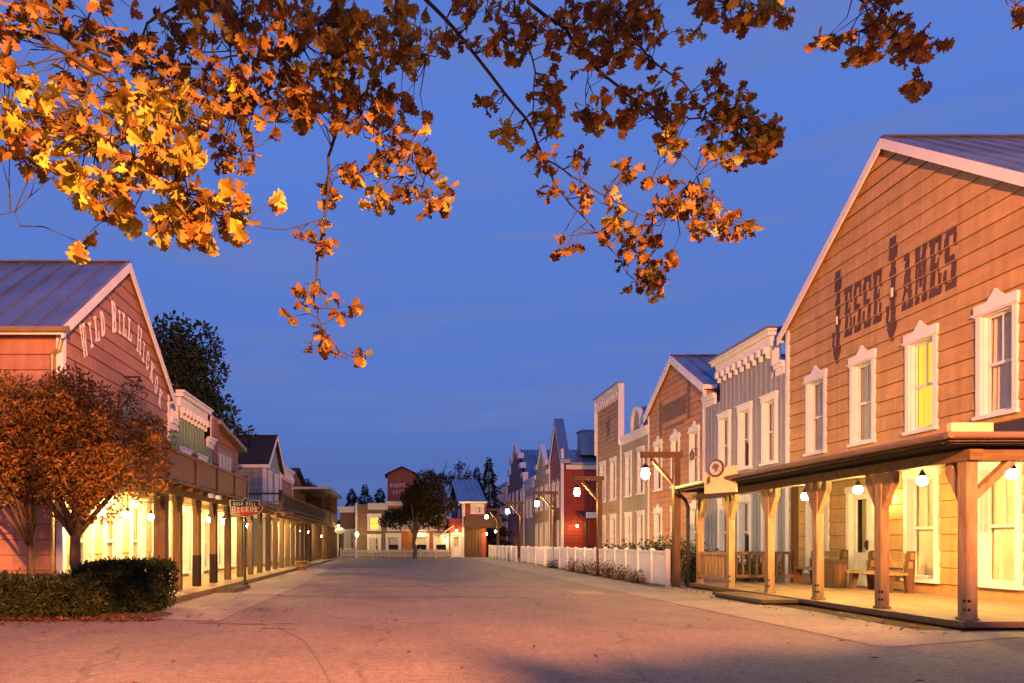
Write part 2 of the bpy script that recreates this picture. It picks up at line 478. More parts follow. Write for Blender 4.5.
def win_meshes(w, h, ped, kind, fat):
    key = (round(w, 2), round(h, 2), ped, kind, fat)
    if key in WC: return WC[key]
    c = .1 * fat; x = w / 2
    m = MB()
    p = .06
    m.box(-x - c, -x, -p, .0, 0, h); m.box(x, x + c, -p, .0, 0, h)
    m.box(-x - c - .03, x + c + .03, -p - .05, .0, -.08, -.002)
    if ped:
        m.prism([(-x - c - .03, h + .002), (x + c + .03, h + .002), (x + c + .03, h + .24), (x * .5, h + .25), (0, h + .46), (-x * .5, h + .25), (-x - c - .03, h + .24)], FR, .0, p + .02)
        m.box(-x - c - .06, x + c + .06, -p - .05, -p - .022, h + .03, h + .07)
    else:
        m.box(-x - c - .02, x + c + .02, -p - .012, .0, h + .002, h + c * 1.5)
        m.box(-x - c - .05, x + c + .05, -p - .05, .0, h + c * 1.5 + .002, h + c * 1.5 + .05)
    d = .17                                                     # jamb liners
    m.box(-x, -x + .02, .001, d, .021, h - .021); m.box(x - .02, x, .001, d, .021, h - .021)
    m.box(-x, x, .001, d, h - .02, h); m.box(-x, x, .001, d, 0, .02)
    casing = m.mesh('window', TRIM)
    s = MB(); y0, y1 = .09, .13; t = .045
    X = x - .021
    s.box(-X, -X + t, y0, y1, .022, h - .022); s.box(X - t, X, y0, y1, .022, h - .022)
    s.box(-X + t, X - t, y0, y1, h - .022 - t, h - .022); s.box(-X + t, X - t, y0, y1, .022, .022 + t * 1.3)
    s.box(-X + t, X - t, y0 - .01, y1, h * .5 - .03, h * .5 + .03)
    s.box(-.014, .014, y0 + .005, y1, h * .5 + .03, h - .022 - t)
    sash = s.mesh('sash', TRIM)
    g = MB(); g.quad((-X, .118, .03), (X, .118, .03), (X, .118, h - .03), (-X, .118, h - .03))
    pane = g.mesh('pane', GL)
    inner = MB()
    D = .75
    inner.quad((-x - .1, D, -.1), (x + .1, D, -.1), (x + .1, D, h + .1), (-x - .1, D, h + .1))
    inner.quad((-x - .1, .18, -.1), (-x - .1, D, -.1), (-x - .1, D, h + .1), (-x - .1, .18, h + .1))
    inner.quad((x + .1, .18, -.1), (x + .1, D, -.1), (x + .1, D, h + .1), (x + .1, .18, h + .1))
    inner.quad((-x - .1, .18, h + .1), (x + .1, .18, h + .1), (x + .1, D, h + .1), (-x - .1, D, h + .1))
    inner.quad((-x - .1, .18, -.1), (x + .1, .18, -.1), (x + .1, D, -.1), (-x - .1, D, -.1))
    room = inner.mesh('interior', ROOM)
    cur = MB()

    def drape(xa, xb, z0, z1, pull=0.0):
        n = 14
        for i in range(n):
            a, b = xa + (xb - xa) * i / n, xa + (xb - xa) * (i + 1) / n
            ya, yb = .2 + .02 * math.sin(i * 2.1), .2 + .02 * math.sin((i + 1) * 2.1)
            k = pull
            a2, b2 = a + k * (1 - i / n), b + k * (1 - (i + 1) / n)
            cur.quad((a2, ya, z0), (b2, yb, z0), (b, yb, z1), (a, ya, z1))
    cm = CURT
    if kind == 'lit':
        drape(-x, x, .0, h); cm = LITW
    elif kind == 'litfar':
        drape(-x, x, .0, h); cm = LITF
    elif kind == 'side':
        drape(-x, .35 * x, .0, h, -.06); drape(x * .5, x, .0, h, .05)
    elif kind == 'full':
        drape(-x, x, .0, h)
    elif kind == 'half':
        drape(-x, x, h * .45, h)
    else:
        drape(-x, -x * .1, .0, h); drape(x * .2, x, .0, h)
    curt = cur.mesh('curtain', cm)
    WC[key] = (casing, sash, pane, room, curt)
    return WC[key]


def window(parent, u, v0, w, h, ped=True, kind='side', fat=1.0, rz=0.0, off=(0, 0), simple=False):
    ms = win_meshes(w, h, ped, kind, fat)
    o = bpy.data.objects.new('window', ms[0]); COL.objects.link(o); o.parent = parent
    o.location = (u, off[1], v0) if not rz else (off[0], off[1] + u, v0)
    o.rotation_euler = (0, 0, rz)
    for nm, me in zip(('sash', 'pane', 'interior', 'curtain'), ms[1:]):
        c = bpy.data.objects.new(nm, me); COL.objects.link(c); c.parent = o
    return o


DC = {}


def door(parent, u, v0, w, h, glow=False, off=0.0, m=None):
    key = (w, h, glow, m)
    m = m or TRIM
    if key not in DC:
        x = w / 2
        c = MB()
        c.box(-x - .12, -x, -.06, .0, 0, h); c.box(x, x + .12, -.06, .0, 0, h); c.box(-x - .14, x + .14, -.075, .0, h + .002, h + .17)
        c.box(-x, -x + .02, .001, .16, 0, h - .021); c.box(x - .02, x, .001, .16, 0, h - .021); c.box(-x, x, .001, .16, h - .02, h)
        f = MB(); X = x - .022
        for a, b in ((-X, -.004), (.004, X)) if w > 1.0 else ((-X, X),):
            t = .11 if w > 1.0 else .12
            f.box(a, a + t, .05, .1, .0, h - .03); f.box(b - t, b, .05, .1, .0, h - .03)
            f.box(a + t, b - t, .05, .1, .0, .28); f.box(a + t, b - t, .05, .1, .75, .88); f.box(a + t, b - t, .05, .1, h - .18, h - .03)
            f.box(a + t, b - t, .065, .09, .28, .75)
        g = MB(); g.quad((-X, .085, .86), (X, .085, .86), (X, .085, h - .1), (-X, .085, h - .1))
        k = MB(); k.box(-.07, -.045, .0, .05, .95, 1.2); k.box(-.075, -.04, -.03, .0, 1.0, 1.15)
        i = MB(); i.quad((-x, .3, 0), (x, .3, 0), (x, .3, h), (-x, .3, h))
        DC[key] = (c.mesh('door_casing', m), f.mesh('leaf', m), g.mesh('pane', GL), k.mesh('handle', DARKM), i.mesh('interior', LITW if glow else CURT))
    ms = DC[key]
    o = bpy.data.objects.new('door', ms[0]); COL.objects.link(o); o.parent = parent; o.location = (u, off, v0)
    for nm, me in zip(('door_leaf', 'pane', 'handle', 'curtain'), ms[1:]):
        c = bpy.data.objects.new(nm, me); COL.objects.link(c); c.parent = o
    return o


# ------------------------------------------------------------------ slab lettering, drawn on a fine raster
def seg(x, y, x0, y0, x1, y1, t):
    dx, dy = x1 - x0, y1 - y0
    k = max(0, min(1, ((x - x0) * dx + (y - y0) * dy) / (dx * dx + dy * dy)))
    return abs(x - x0 - k * dx) < t and abs(y - y0 - k * dy) < t * .6


def G(ch, x, y):          # is the point (x,y) of the unit cell inside the letter
    S = .13               # serif height
    foot = lambda a, b: a < x < b and (y < S or y > 1 - S)
    if ch == 'I': return .3 < x < .7 or foot(.1, .9)
    if ch == 'L': return .15 < x < .5 or (foot(.0, .66)) or (y < S) or (x > .78 and y < .36)
    if ch == 'E': return .12 < x < .48 or y < S or y > 1 - S or (.44 < y < .55 and x < .76 and x > .1) or (.66 < x < .8 and .36 < y < .63) or (x > .76 and (y < .34 or y > .66))
    if ch == 'S':
        if y > 1 - S or y < S: return .1 < x < .92
        if y > .56: return .06 < x < .42 or (x > .78 and y > .68)
        if y > .42: return .1 < x < .9 and abs((y - .49) + (x - .5) * .16) < .1
        return .58 < x < .96 or (x < .22 and y < .34)
    if ch == 'A':
        if y < S: return x < .42 or x > .52
        t = (1 - y) * .34
        return abs(x - (.5 - t)) < .1 or abs(x - (.5 + t)) < .17 or (.3 < y < .38 and abs(x - .5) < t) or (y > 1 - S and .2 < x < .7)
    if ch == 'M':
        if y < S: return x < .4 or x > .56
        return .08 < x < .26 or .66 < x < .92 or (y > 1 - S and (x < .36 or x > .6)) or (y > .28 and abs(x - (.3 + (1 - y) * .26)) < .12) or (y > .28 and abs(x - (.7 - (1 - y) * .26)) < .06)
    if ch == 'W':
        if y > 1 - S: return x < .42 or .5 < x < .95
        t = y * .22
        return abs(x - (.3 - t)) < .1 or abs(x - (.3 + t)) < .05 or abs(x - (.72 - t)) < .09 or abs(x - (.72 + t)) < .05
    if ch == 'D':
        if x < .5: return .12 < x or y < S or y > 1 - S
        r = ((x - .45) / .5) ** 2 + ((y - .5) / .5) ** 2
        return r < 1 and (((x - .45) / .24) ** 2 + ((y - .5) / .36) ** 2 > 1)
    if ch == 'B':
        if .12 < x < .46: return True
        if x <= .5: return y < S or y > 1 - S
        if abs(y - .5) < .06: return x < .8
        cy = .75 if y > .5 else .25
        r = ((x - .46) / .48) ** 2 + ((y - cy) / .26) ** 2
        return r < 1 and ((x - .46) / .22) ** 2 + ((y - cy) / .13) ** 2 > 1
    if ch in 'OC':
        r = ((x - .5) / .46) ** 2 + ((y - .5) / .5) ** 2
        q = ((x - .5) / .17) ** 2 + ((y - .5) / .36) ** 2
        if r > 1 or q < 1: return False
        return not (ch == 'C' and x > .55 and .4 < y < .6)
    if ch == 'H': return .08 < x < .36 or .64 < x < .92 or (.44 < y < .56 and .1 < x < .9) or foot(.0, .44) or foot(.56, 1)
    if ch == 'K':
        if .1 < x < .4 or foot(0, .5) or (foot(.56, 1)): return True
        return (y > .45 and abs(x - (.4 + (y - .45) * .8)) < .1) or (y <= .55 and abs(x - (.4 + (.55 - y) * .8)) < .13)
    return False


def glyph(mb, ch, place, nx=14, ny=30, fn=None):
    fn = fn or (lambda x, y: G(ch, x, y))
    for j in range(ny):
        y = (j + .5) / ny; i = 0
        while i < nx:
            if fn((i + .5) / nx, y):
                k = i
                while k < nx and fn((k + .5) / nx, y): k += 1
                mb.quad(place(i / nx, j / ny), place(k / nx, j / ny), place(k / nx, (j + 1) / ny), place(i / nx, (j + 1) / ny))
                i = k
            else:
                i += 1

# ------------------------------------------------------------------ buildings
class Bld:
    def __init__(s, name, label, cat, X, Y0, Y1, side, depth, group=None):
        s.Y0, s.Y1, s.X, s.side, s.depth = Y0, Y1, X, side, depth
        s.yc = (Y0 + Y1) / 2; s.W = Y1 - Y0
        rz = {'R': -R(90), 'L': R(90), 'F': 0}[side]
        loc = (X, s.yc, 0) if side != 'F' else ((Y0 + Y1) / 2, X, 0)
        s.root = thing(name, label, cat, loc, rz, group)
        s.holes = []

    def u(s, Y):
        return s.yc - Y if s.side == 'R' else Y - s.yc

    def side_frames(s):
        h = s.W / 2
        return (lambda u, v, w: (h + w, u, v)), (lambda u, v, w: (-h - w, u, v))

    def win(s, Y, v0, w, h, ped=True, kind='side', fat=1.0):
        u = s.u(Y); s.holes.append((u - w / 2, u + w / 2, v0, v0 + h))
        return window(s.root, u, v0, w, h, ped, kind, fat)

    def door(s, Y, v0, w, h, glow=False, m=None):
        u = s.u(Y); s.holes.append((u - w / 2, u + w / 2, v0, v0 + h))
        return door(s.root, u, v0, w, h, glow, 0, m)

    def front(s, poly, m, style='clap', bh=.37, lip=.03, split=None, m2=None, w=0.0, name='front_wall'):
        if split:
            lo = [p for p in [(-s.W / 2, 0), (s.W / 2, 0), (s.W / 2, split), (-s.W / 2, split)]]
            hi = [(-s.W / 2, split), (s.W / 2, split)] + [p for p in poly if p[1] > split]
            a = MB(); siding(a, lo, s.holes, style, bh, lip); a.build('lower_wall', m2, s.root)
            a = MB(); siding(a, hi, s.holes, style, bh, lip); return a.build(name, m, s.root)
        a = MB(); siding(a, poly, s.holes, style, bh, lip, w=w)
        return a.build(name, m, s.root)

    def sides(s, h, m, style='clap', bh=.37, which='both', hb=None):
        P_, N_ = s.side_frames(); a = MB(); y0 = .002
        poly = [(y0, 0), (s.depth, 0), (s.depth, h), (y0, h)]
        if which in ('both', 'near'):
            siding(a, poly, [], style, bh, .03 if style == 'clap' else 0, F=P_ if s.side == 'R' else N_)
        if which in ('both', 'far'):
            F = N_ if s.side == 'R' else P_
            a.quad(F(y0, 0, 0), F(s.depth, 0, 0), F(s.depth, h, 0), F(y0, h, 0))
        a.quad((-s.W / 2, s.depth, 0), (s.W / 2, s.depth, 0), (s.W / 2, s.depth, h), (-s.W / 2, s.depth, h))
        return a.build('side_wall', m, s.root)

    def corners(s, hl, hr, m=None, w=.11, t=.05):
        h = s.W / 2
        a = MB(); a.box(-h - t, -h + w, -t, -.001, 0, hl); a.box(-h - t, -h - .001, -.001, w, 0, hl); a.build('corner_board', m or TRIM, s.root)
        a = MB(); a.box(h - w, h + t, -t, -.001, 0, hr); a.box(h + .001, h + t, -.001, w, 0, hr); a.build('corner_board', m or TRIM, s.root)

    def gable_roof(s, eave, apex, m=None, ov=.3, ovf=.13, th=.14, trim=None, seams=.55, bw=.27, y1=None):
        m = m or METAL
        h = s.W / 2; sl = (apex - eave) / h; y1 = y1 or s.depth + .3
        a = MB()
        for sg in (-1, 1):
            p = [(sg * (h + ov), eave - ov * sl + .006), (0, apex + .006), (0, apex + th), (sg * (h + ov), eave - ov * sl + th)]
            if sg > 0: p = [(q[0] + .0005, q[1]) for q in p]
            a.prism(p, FR, ovf, -y1)
            if seams:
                n = int((y1 + ovf) / seams)
                for i in range(n + 1):
                    w = ovf - .03 - i * seams
                    a.bar((sg * .02, -w, apex + th + .012), (sg * (h + ov), -w, eave - ov * sl + th + .012), .035, .045)
        a.bar((0, -ovf - .02, apex + th + .01), (0, y1, apex + th + .01), .22, .04)
        r = a.build('roof', m, s.root)
        b = MB()
        for sg in (-1, 1):
            x = sg * (h + ov + .02)
            b.prism([(x, eave - (ov + .02) * sl + th - bw), (sg * .0005, apex + th - bw + .0), (sg * .0005, apex + th - .02), (x, eave - (ov + .02) * sl + th - .02)], FR, ovf + .002, ovf + .05)
            b.box(sg * (h + ov), sg * (h + ov) + sg * .03, -ovf, y1, eave - ov * sl - .06, eave - ov * sl + th - .03)
        b.build('bargeboard', trim or TRIM, s.root)
        return r

    def flat(s, z, m=None):
        a = MB(); a.box(-s.W / 2, s.W / 2, .3, s.depth, z - .12, z)
        return a.build('roof', m or METAL, s.root)


def cornice(mb, u0, u1, z, proj=.28, h=.5, brackets=True, sp=.5, ends=True, y=0.0):
    e = proj if ends else 0.0
    mb.box(u0 - e, u1 + e, -proj + y, .0 + y, z - .07, z)
    mb.box(u0 - e * .8, u1 + e * .8, -proj * .8 + y, .02 + y, z - .2, z - .072)
    mb.box(u0 - e * .35, u1 + e * .35, -proj * .4 + y, .02 + y, z - h, z - .202)
    if brackets:
        n = max(2, int((u1 - u0) / sp))
        for i in range(n + 1):
            u = u0 + .1 + (u1 - u0 - .2) * i / n
            mb.box(u - .06, u + .06, -proj * .75 + y, -.03 + y, z - h - .22, z - h - .002)
            mb.box(u - .05, u + .05, -proj * .45 + y, -.03 + y, z - h - .38, z - h - .222)


# ---- right hand row -----------------------------------------------------------------------------------------------------------------
XR = 12.0
B = Bld('gabled_hotel', 'tan clapboard gabled building with large dark lettering above four windows, nearest on the right', 'building', XR, 12.57, 21.22, 'R', 13)
YC = B.yc
for Y, k in ((13.74, 'side'), (15.74, 'lit'), (17.74, 'full'), (19.74, 'side')):
    B.win(Y, 3.9, .74, 2.05, True, k, 1.05)
for Y, k in ((13.7, 'side'), (15.74, 'side'), (19.67, 'full')):
    B.win(Y, .45, .8, 2.35, False, k, 1.25)
B.door(17.6, .145, 1.3, 2.45)
B.front([(-B.W / 2, 0), (B.W / 2, 0), (B.W / 2, 7.87), (0, 11.17), (-B.W / 2, 7.87)], TAN, 'clap', .37, .032)
B.sides(7.9, TAN, bh=.37)
B.corners(7.85, 7.85)
B.gable_roof(7.87, 11.17)


def painted(mb, text, Ya, Yb, za, zb, B, bh=.37, lip=.032, gap=.14, names=None):
    n = len(text); st = (Yb - Ya) / n
    for i, ch in enumerate(text):
        y0 = Ya + st * (i + gap / 2); y1 = Ya + st * (i + 1 - gap / 2)
        def place(x, y):
            z = za + (zb - za) * y
            return FR(B.u(y0 + (y1 - y0) * x), z, max(lipw(z, bh, lip), lipw(z - .03, bh, lip)) + .005)
        glyph(mb, ch, place, 16, 40)


def rifle(x, y):            # the capital J drawn as a long gun
    if y > .93: return .3 < x < .78
    if y > .78: return .22 < x < .86
    if y > .46: return .38 < x < .7 or (.6 < y < .68 and .28 < x < .8)
    if y > .40: return .28 < x < .78
    if y > .2: return .34 < x < .74 or (x < .22 and y < .36) or (x < .3 and .32 < y < .36)
    if y > .12: return .05 < x < .8
    return abs(x - .45) < .34 * (y + .03) / .15


for Ya, Yb, word, Yc, Yd in ((19.0, 18.54, 'ESSE', 18.52, 17.02), (16.89, 16.44, 'AMES', 16.4, 14.7)):
    lt = MB(); painted(lt, word, Yc, Yd, 6.82, 8.16, B)
    glyph(lt, 'J', lambda x, y: FR(B.u(Ya + (Yb - Ya) * x), 6.2 + 2.55 * y, max(lipw(6.2 + 2.55 * y, .37, .032), lipw(6.17 + 2.55 * y, .37, .032)) + .005), 14, 70, rifle)
    lt.build('painted_lettering', INK, B.root)
for Ya in (18.77, 16.66):
    m_ = MB(); u = B.u(Ya); m_.box(u - .035, u + .035, -.05, -.04, 7.28, 7.5); m_.build('lettering_highlight', WHITEL, B.root)
HOTEL = B

B = Bld('grey_storefront', 'blue grey board and batten building with white bracketed cornice, beside the large lettered gable', 'building', XR, 21.3, 27.05, 'R', 11)
for Y, k in ((22.25, 'side'), (23.85, 'half'), (25.35, 'side')):
    B.win(Y, 3.9, .68, 2.0, False, k, 1.2)
for Y, k in ((22.25, 'half'), (23.85, 'half'), (25.35, 'side')):
    B.win(Y, .6, .7, 2.1, False, k, 1.2)
h = B.W / 2; c0, c1 = B.u(25.75), B.u(22.15)
B.front([(-h, 0), (h, 0), (h, 6.6), (c1, 6.6), (c1, 7.75), (c0, 7.75), (c0, 6.6), (-h, 6.6)], GREY, 'batten', .3)
a = MB(); cornice(a, c0, c1, 8.15, .3, .5, True, .42); cornice(a, -h, c0 - .32, 7.0, .16, .42, False, ends=False); cornice(a, c1 + .32, h - .06, 7.0, .16, .42, False, ends=False)
a.box(c0, c1, .002, .3, 6.6, 8.08); a.build('cornice', TRIM, B.root)
a = MB(); a.box(c0 - .36, c1 + .36, -.36, .32, 8.16, 8.2); a.build('coping', METAL, B.root)
a = MB()
for u in (-h + .5, h - .4): a.tube([(u, .3, 7.0), (u, .3, 7.5)], .03); a.tube([(u - .25, .3, 7.3), (u + .25, .3, 7.3)], .02)
a.build('roof_rail', DARKM, B.root)
B.sides(6.6, GREY, 'batten', .3); B.flat(6.6); B.corners(6.6, 6.6, TRIMD, .06, .02)

B = Bld('brown_gabled_house', 'reddish brown clapboard gabled house with faded illegible painting under its peak', 'building', XR, 27.1, 33.15, 'R', 11)
for Y, k in ((27.95, 'side'), (29.9, 'side'), (31.9, 'half')):
    B.win(Y, 3.75, .72, 2.05, True, k, 1.05)
for Y, k in ((27.95, 'side'), (29.9, 'half'), (31.9, 'side')):
    B.win(Y, .75, .72, 1.9, True, k, 1.05)
h = B.W / 2
B.front([(-h, 0), (h, 0), (h, 7.55), (0, 9.4), (-h, 7.55)], RUST, 'clap', .26, .026)
B.sides(7.5, RUST, bh=.26); B.corners(7.4, 7.4, None, .07)
B.gable_roof(7.55, 9.4, bw=.36, ov=.28)
a = MB(); rr = random.Random(4)
for i, (Y, z0, z1) in enumerate([(31.6, 6.2, 7.75)] + [(31.2 - .32 * k, 6.75, 7.5 + .05 * (k % 2)) for k in range(8)] + [(28.5, 6.45, 8.1)]):
    for k in range(3):
        u = B.u(Y) + (-.1 + k * .1); a.box(u - .03, u + .03, -.036, -.03, z0 + .05 * (k == 1), z1 - .12 * rr.random())
    for z in (z0, (z0 + z1) / 2, z1 - .1): a.box(B.u(Y) - .13, B.u(Y) + .13, -.042, -.037, z, z + .09)
a.box(B.u(31.1), B.u(29.0), -.04, -.03, 6.35, 6.5)
a.build('faded_painting', INKF, B.root)
a = MB(); u = B.u(28.15) + .62; a.lathe([(.02, 0), (.09, .06), (.1, .25), (.03, .4), (.02, .42)], 8, (u, -.3, 4.6)); a.bar((u, 0, 5.05), (u, -.32, 5.05), .03, .03); a.bar((u, -.3, 5.05), (u, -.3, 5.0), .02, .02)
a.build('wall_lantern', BRONZE, B.root)

B = Bld('arched_storefront', 'narrow olive grey two storey front with a round white arch above its cornice', 'building', XR, 33.2, 37.3, 'R', 11)
for Y in (34.25, 36.1):
    B.win(Y, 3.75, .72, 2.1, False, 'half', 1.2); B.win(Y, .75, .72, 1.9, False, 'side', 1.2)
h = B.W / 2
B.front([(-h, 0), (h, 0), (h, 6.55), (-h, 6.55)], OLIVE, 'batten', .3)
a = MB(); cornice(a, -h, h, 7.0, .14, .45, False, ends=False); a.build('cornice', TRIM, B.root)
u0 = B.u(35.75); ar = [(u0 + .62 * math.cos(t), 7.05 + (1.25 if 0 < t < math.pi else 0) * 1 - .62 + .62 * math.sin(t)) for t in [math.pi * i / 14 for i in range(15)]]
arch = [(u0 + .74, 6.9)] + [(u0 + .74 * math.cos(math.pi * i / 14), 7.65 + .74 * math.sin(math.pi * i / 14)) for i in range(15)] + [(u0 - .74, 6.9)]
a = MB(); a.prism(arch, FR, -.4, -3.4); a.build('arched_dormer', METAL, B.root)
a = MB()
for (p, q) in zip(arch, arch[1:]):
    k = lambda z: (u0 + (z[0] - u0) * .76, 6.9 + (z[1] - 6.9) * .86)
    a.prism([p, q, k(q), k(p)], FR, -.398, -.2)
a.build('arch_trim', TRIM, B.root)
a = MB(); a.prism([(u0 + (p[0] - u0) * .76, 6.9 + (p[1] - 6.9) * .86) for p in arch], FR, -.39, -.32); a.build('arch_panel', OLIVE, B.root)
B.sides(6.55, OLIVE, 'batten', .3); B.flat(6.5)

B = Bld('tall_brown_storefront', 'tall narrow brown false front with white dentil cornice, highest of the right hand row', 'building', XR, 37.35, 41.9, 'R', 10)
for Y in (38.7, 40.7):
    B.win(Y, 3.7, .8, 2.15, False, 'half', 1.3); B.win(Y, .75, .8, 1.9, False, 'side', 1.3)
h = B.W / 2
B.front([(-h, 0), (h, 0), (h, 9.4), (-h, 9.4)], BROWN, 'clap', .26, .026)
a = MB(); cornice(a, -h, h, 10.0, .2, .42, True, .42, ends=False); a.build('cornice', TRIM, B.root)
P_, N_ = B.side_frames()
a = MB(); a.box(h + .002, h + .06, -.18, .14, 6.6, 10.0); a.box(-h - .06, -h - .002, -.18, .14, 6.6, 10.0); a.box(-h, h, .03, .13, 6.5, 9.96); a.box(h - .1, h + .05, -.05, -.002, 0, 9.3); a.box(-h - .05, -h + .1, -.05, -.002, 0, 9.3)
a.build('end_board', TRIM, B.root)
a = MB(); a.box(-h - .1, h + .1, -.26, .2, 10.01, 10.06); a.build('coping', METAL, B.root)
a = MB(); st = []
for i in range(10):
    r = .62 if i % 2 == 0 else .26; t = math.pi / 2 + i * math.pi / 5
    st.append((r * math.cos(t) * .8, 8.0 + r * 1.5 * math.sin(t)))
for i in range(10): a.add([FR(0, 8.0, .036), FR(*st[i], .036), FR(*st[(i + 1) % 10], .036)], [(0, 1, 2)])
a.build('faded_star', INKF, B.root)
B.sides(6.6, BROWN, bh=.26); B.flat(6.6)

B = Bld('steep_red_house', 'dark red house with steep narrow peak and plain red side wall beside the gap', 'building', XR, 51.2, 55.4, 'R', 12)
for Y in (52.5, 53.9):
    B.win(Y, 4.0, .55, 1.7, True, 'side', 1.2); B.win(Y, .8, .6, 1.9, False, 'side', 1.4)
h = B.W / 2
B.front([(-h, 0), (h, 0), (h, 7.3), (0, 10.6), (-h, 7.3)], WINE, 'clap', .3, .02)
B.sides(7.15, BARN, bh=.3); B.corners(8.3, 8.3, None, .12, .07)
a = MB()
for sg in (-1, 1):
    a.prism([(sg * (h + .12), 7.2), (0, 10.66), (0, 10.95), (sg * (h + .12), 7.5)], FR, .12, -.6)
a.build('peak_roof', METAL, B.root)
a = MB()
for sg in (-1, 1): a.prism([(sg * (h + .1), 7.0), (0, 10.4), (0, 10.62), (sg * (h + .1), 7.19)], FR, .06, .12)
a.build('bargeboard', TRIM, B.root)
a = MB(); a.prism([(h + .3, 7.1), (h + .3, 7.24), (0, 8.3), (-h - .3, 7.24), (-h - .3, 7.1)], FR, -.61, -12)
for i in range(18): a.bar((h + .3, 1.6 + i * .6, 7.26), (.02, 1.6 + i * .6, 8.32), .05, .06)
a.build('roof', METAL, B.root)
a = MB(); a.box(h + .05, h + .1, .3, 12, 6.75, 7.08); a.build('eave_board', TRIM, B.root)
a = MB(); a.box(.3, 1.6, 1.6, 3.1, 7.9, 9.7); a.box(.2, 1.7, 1.5, 3.2, 9.71, 9.8); a.build('roof_box', METAL, B.root)
a = MB(); a.prism([(h + .05, 3.5), (h + 2.2, 3.0), (h + 2.2, 3.12), (h + .05, 3.65)], FR, -1.0, -9)
for y in (1.2, 3.6, 6.0, 8.6): a.box(h + 2.0, h + 2.15, y, y + .15, 0, 3.02)
a.build('canopy', DWOOD, B.root)
a = MB(); a.box(h + 2.22, h + 2.26, 1.2, 2.4, 3.02, 3.45); a.build('canopy_sign', WHITEL, B.root)
RED = B

B = Bld('tan_stepped_house', 'tan house with pointed gable and small white stepped shoulders, beyond the steep red house', 'building', XR, 55.5, 62.0, 'R', 11)
for Y in (56.6, 58.7, 60.8):
    B.win(Y, 4.0, .7, 1.8, False, 'side', 1.3); B.win(Y, .8, .7, 1.9, False, 'half', 1.3)
h = B.W / 2
B.front([(-h, 0), (h, 0), (h, 6.9), (h - .9, 6.9), (h - .9, 7.7), (h - 1.7, 7.7), (0, 9.4), (-h + 1.7, 7.7), (-h + .9, 7.7), (-h + .9, 6.9), (-h, 6.9)], PALEW, 'clap', .3, .02)
a = MB()
for sg in (-1, 1):
    a.box(sg * h, sg * (h - .95), -.15, .3, 6.9, 7.25); a.box(sg * (h - .9), sg * (h - 1.75), -.15, .3, 7.7, 8.1)
    a.prism([(sg * (h - 1.7), 7.7), (0, 9.42), (0, 9.7), (sg * (h - 1.7), 7.98)], FR, .1, -.3)
a.build('cornice', TRIM, B.root)
B.sides(6.9, PALEW, bh=.3); B.flat(6.9)
a = MB(); a.prism([(h, 7.0), (0, 9.2), (-h, 7.0)], FR, -.4, -10); a.build('rear_roof', METAL, B.root)

B = Bld('low_grey_storefront', 'low grey storefront with plain white cornice between two taller stepped houses', 'building', XR, 62.1, 66.8, 'R', 10)
B.win(63.4, 3.6, .8, 1.7, False, 'side', 1.3); B.win(65.4, 3.6, .8, 1.7, False, 'side', 1.3)
h = B.W / 2
B.front([(-h, 0), (h, 0), (h, 6.3), (-h, 6.3)], GREY, 'batten', .35)
a = MB(); cornice(a, -h, h, 7.2, .2, .9, False, ends=False); a.build('cornice', TRIM, B.root)
B.sides(6.3, GREY, 'batten', .4); B.flat(6.3)

B = Bld('stepped_brick_house', 'purple brown house with white capped stepped gable and long blue grey metal roof', 'building', XR, 66.9, 77.5, 'R', 13)
for Y in (68.5, 71.0, 73.5, 76.0):
    B.win(Y, 4.4, .8, 2.0, False, 'side', 1.4)
h = B.W / 2
steps = [(h, 7.6), (h - 1.2, 7.6), (h - 1.2, 8.7), (h - 2.4, 8.7), (h - 2.4, 9.8), (h - 3.6, 9.8), (0, 11.3)]
B.front([(-h, 0), (h, 0)] + steps + [(-x, z) for x, z in steps[-2::-1]], WINE, 'clap', .3, .02)
a = MB()
for sg in (-1, 1):
    for k, z in ((0, 7.6), (1.2, 8.7), (2.4, 9.8)):
        a.box(sg * (h - k + .1), sg * (h - k - 1.1), -.2, .35, z + .003, z + .55)
    a.box(sg * h, sg * (h + .1), -.15, .35, 0, 7.6)
    a.prism([(sg * (h - 3.6), 9.82), (0, 11.32), (0, 11.75), (sg * (h - 3.6), 10.2)], FR, .15, -.35)
a.build('stepped_cap', TRIM, B.root)
B.sides(6.6, WINE, bh=.3)
a = MB()
for sg in (-1, 1):
    a.prism([(sg * (h + .3), 6.5), (0, 10.9), (0, 11.05), (sg * (h + .3), 6.65)], FR, -.4, -13)
    for i in range(20): a.bar((sg * (h + .3), .6 + i * .62, 6.68), (0, .6 + i * .62, 11.08), .05, .06)
a.build('roof', METAL, B.root)

B = Bld('pale_end_storefront', 'pale grey storefront with orange lit ground floor, last in the right hand row', 'building', XR, 77.6, 91, 'R', 10)
for Y in (79.5, 82.5, 85.5, 88.5):
    B.win(Y, 4.2, .9, 1.9, False, 'side', 1.4)
h = B.W / 2
B.front([(-h, 0), (h, 0), (h, 7.6), (0, 7.6), (0, 6.9), (-h, 6.9)], TRIMD, 'batten', .4, split=3.2, m2=ORANGE)  # ground floor coloured orange, lamplight painted into the wall
a = MB(); cornice(a, 0, h, 8.1, .25, .5, True, .8); cornice(a, -h, -.4, 7.4, .2, .5, False); a.build('cornice', TRIM, B.root)
B.sides(6.9, TRIMD, 'batten', .4); B.flat(6.8)

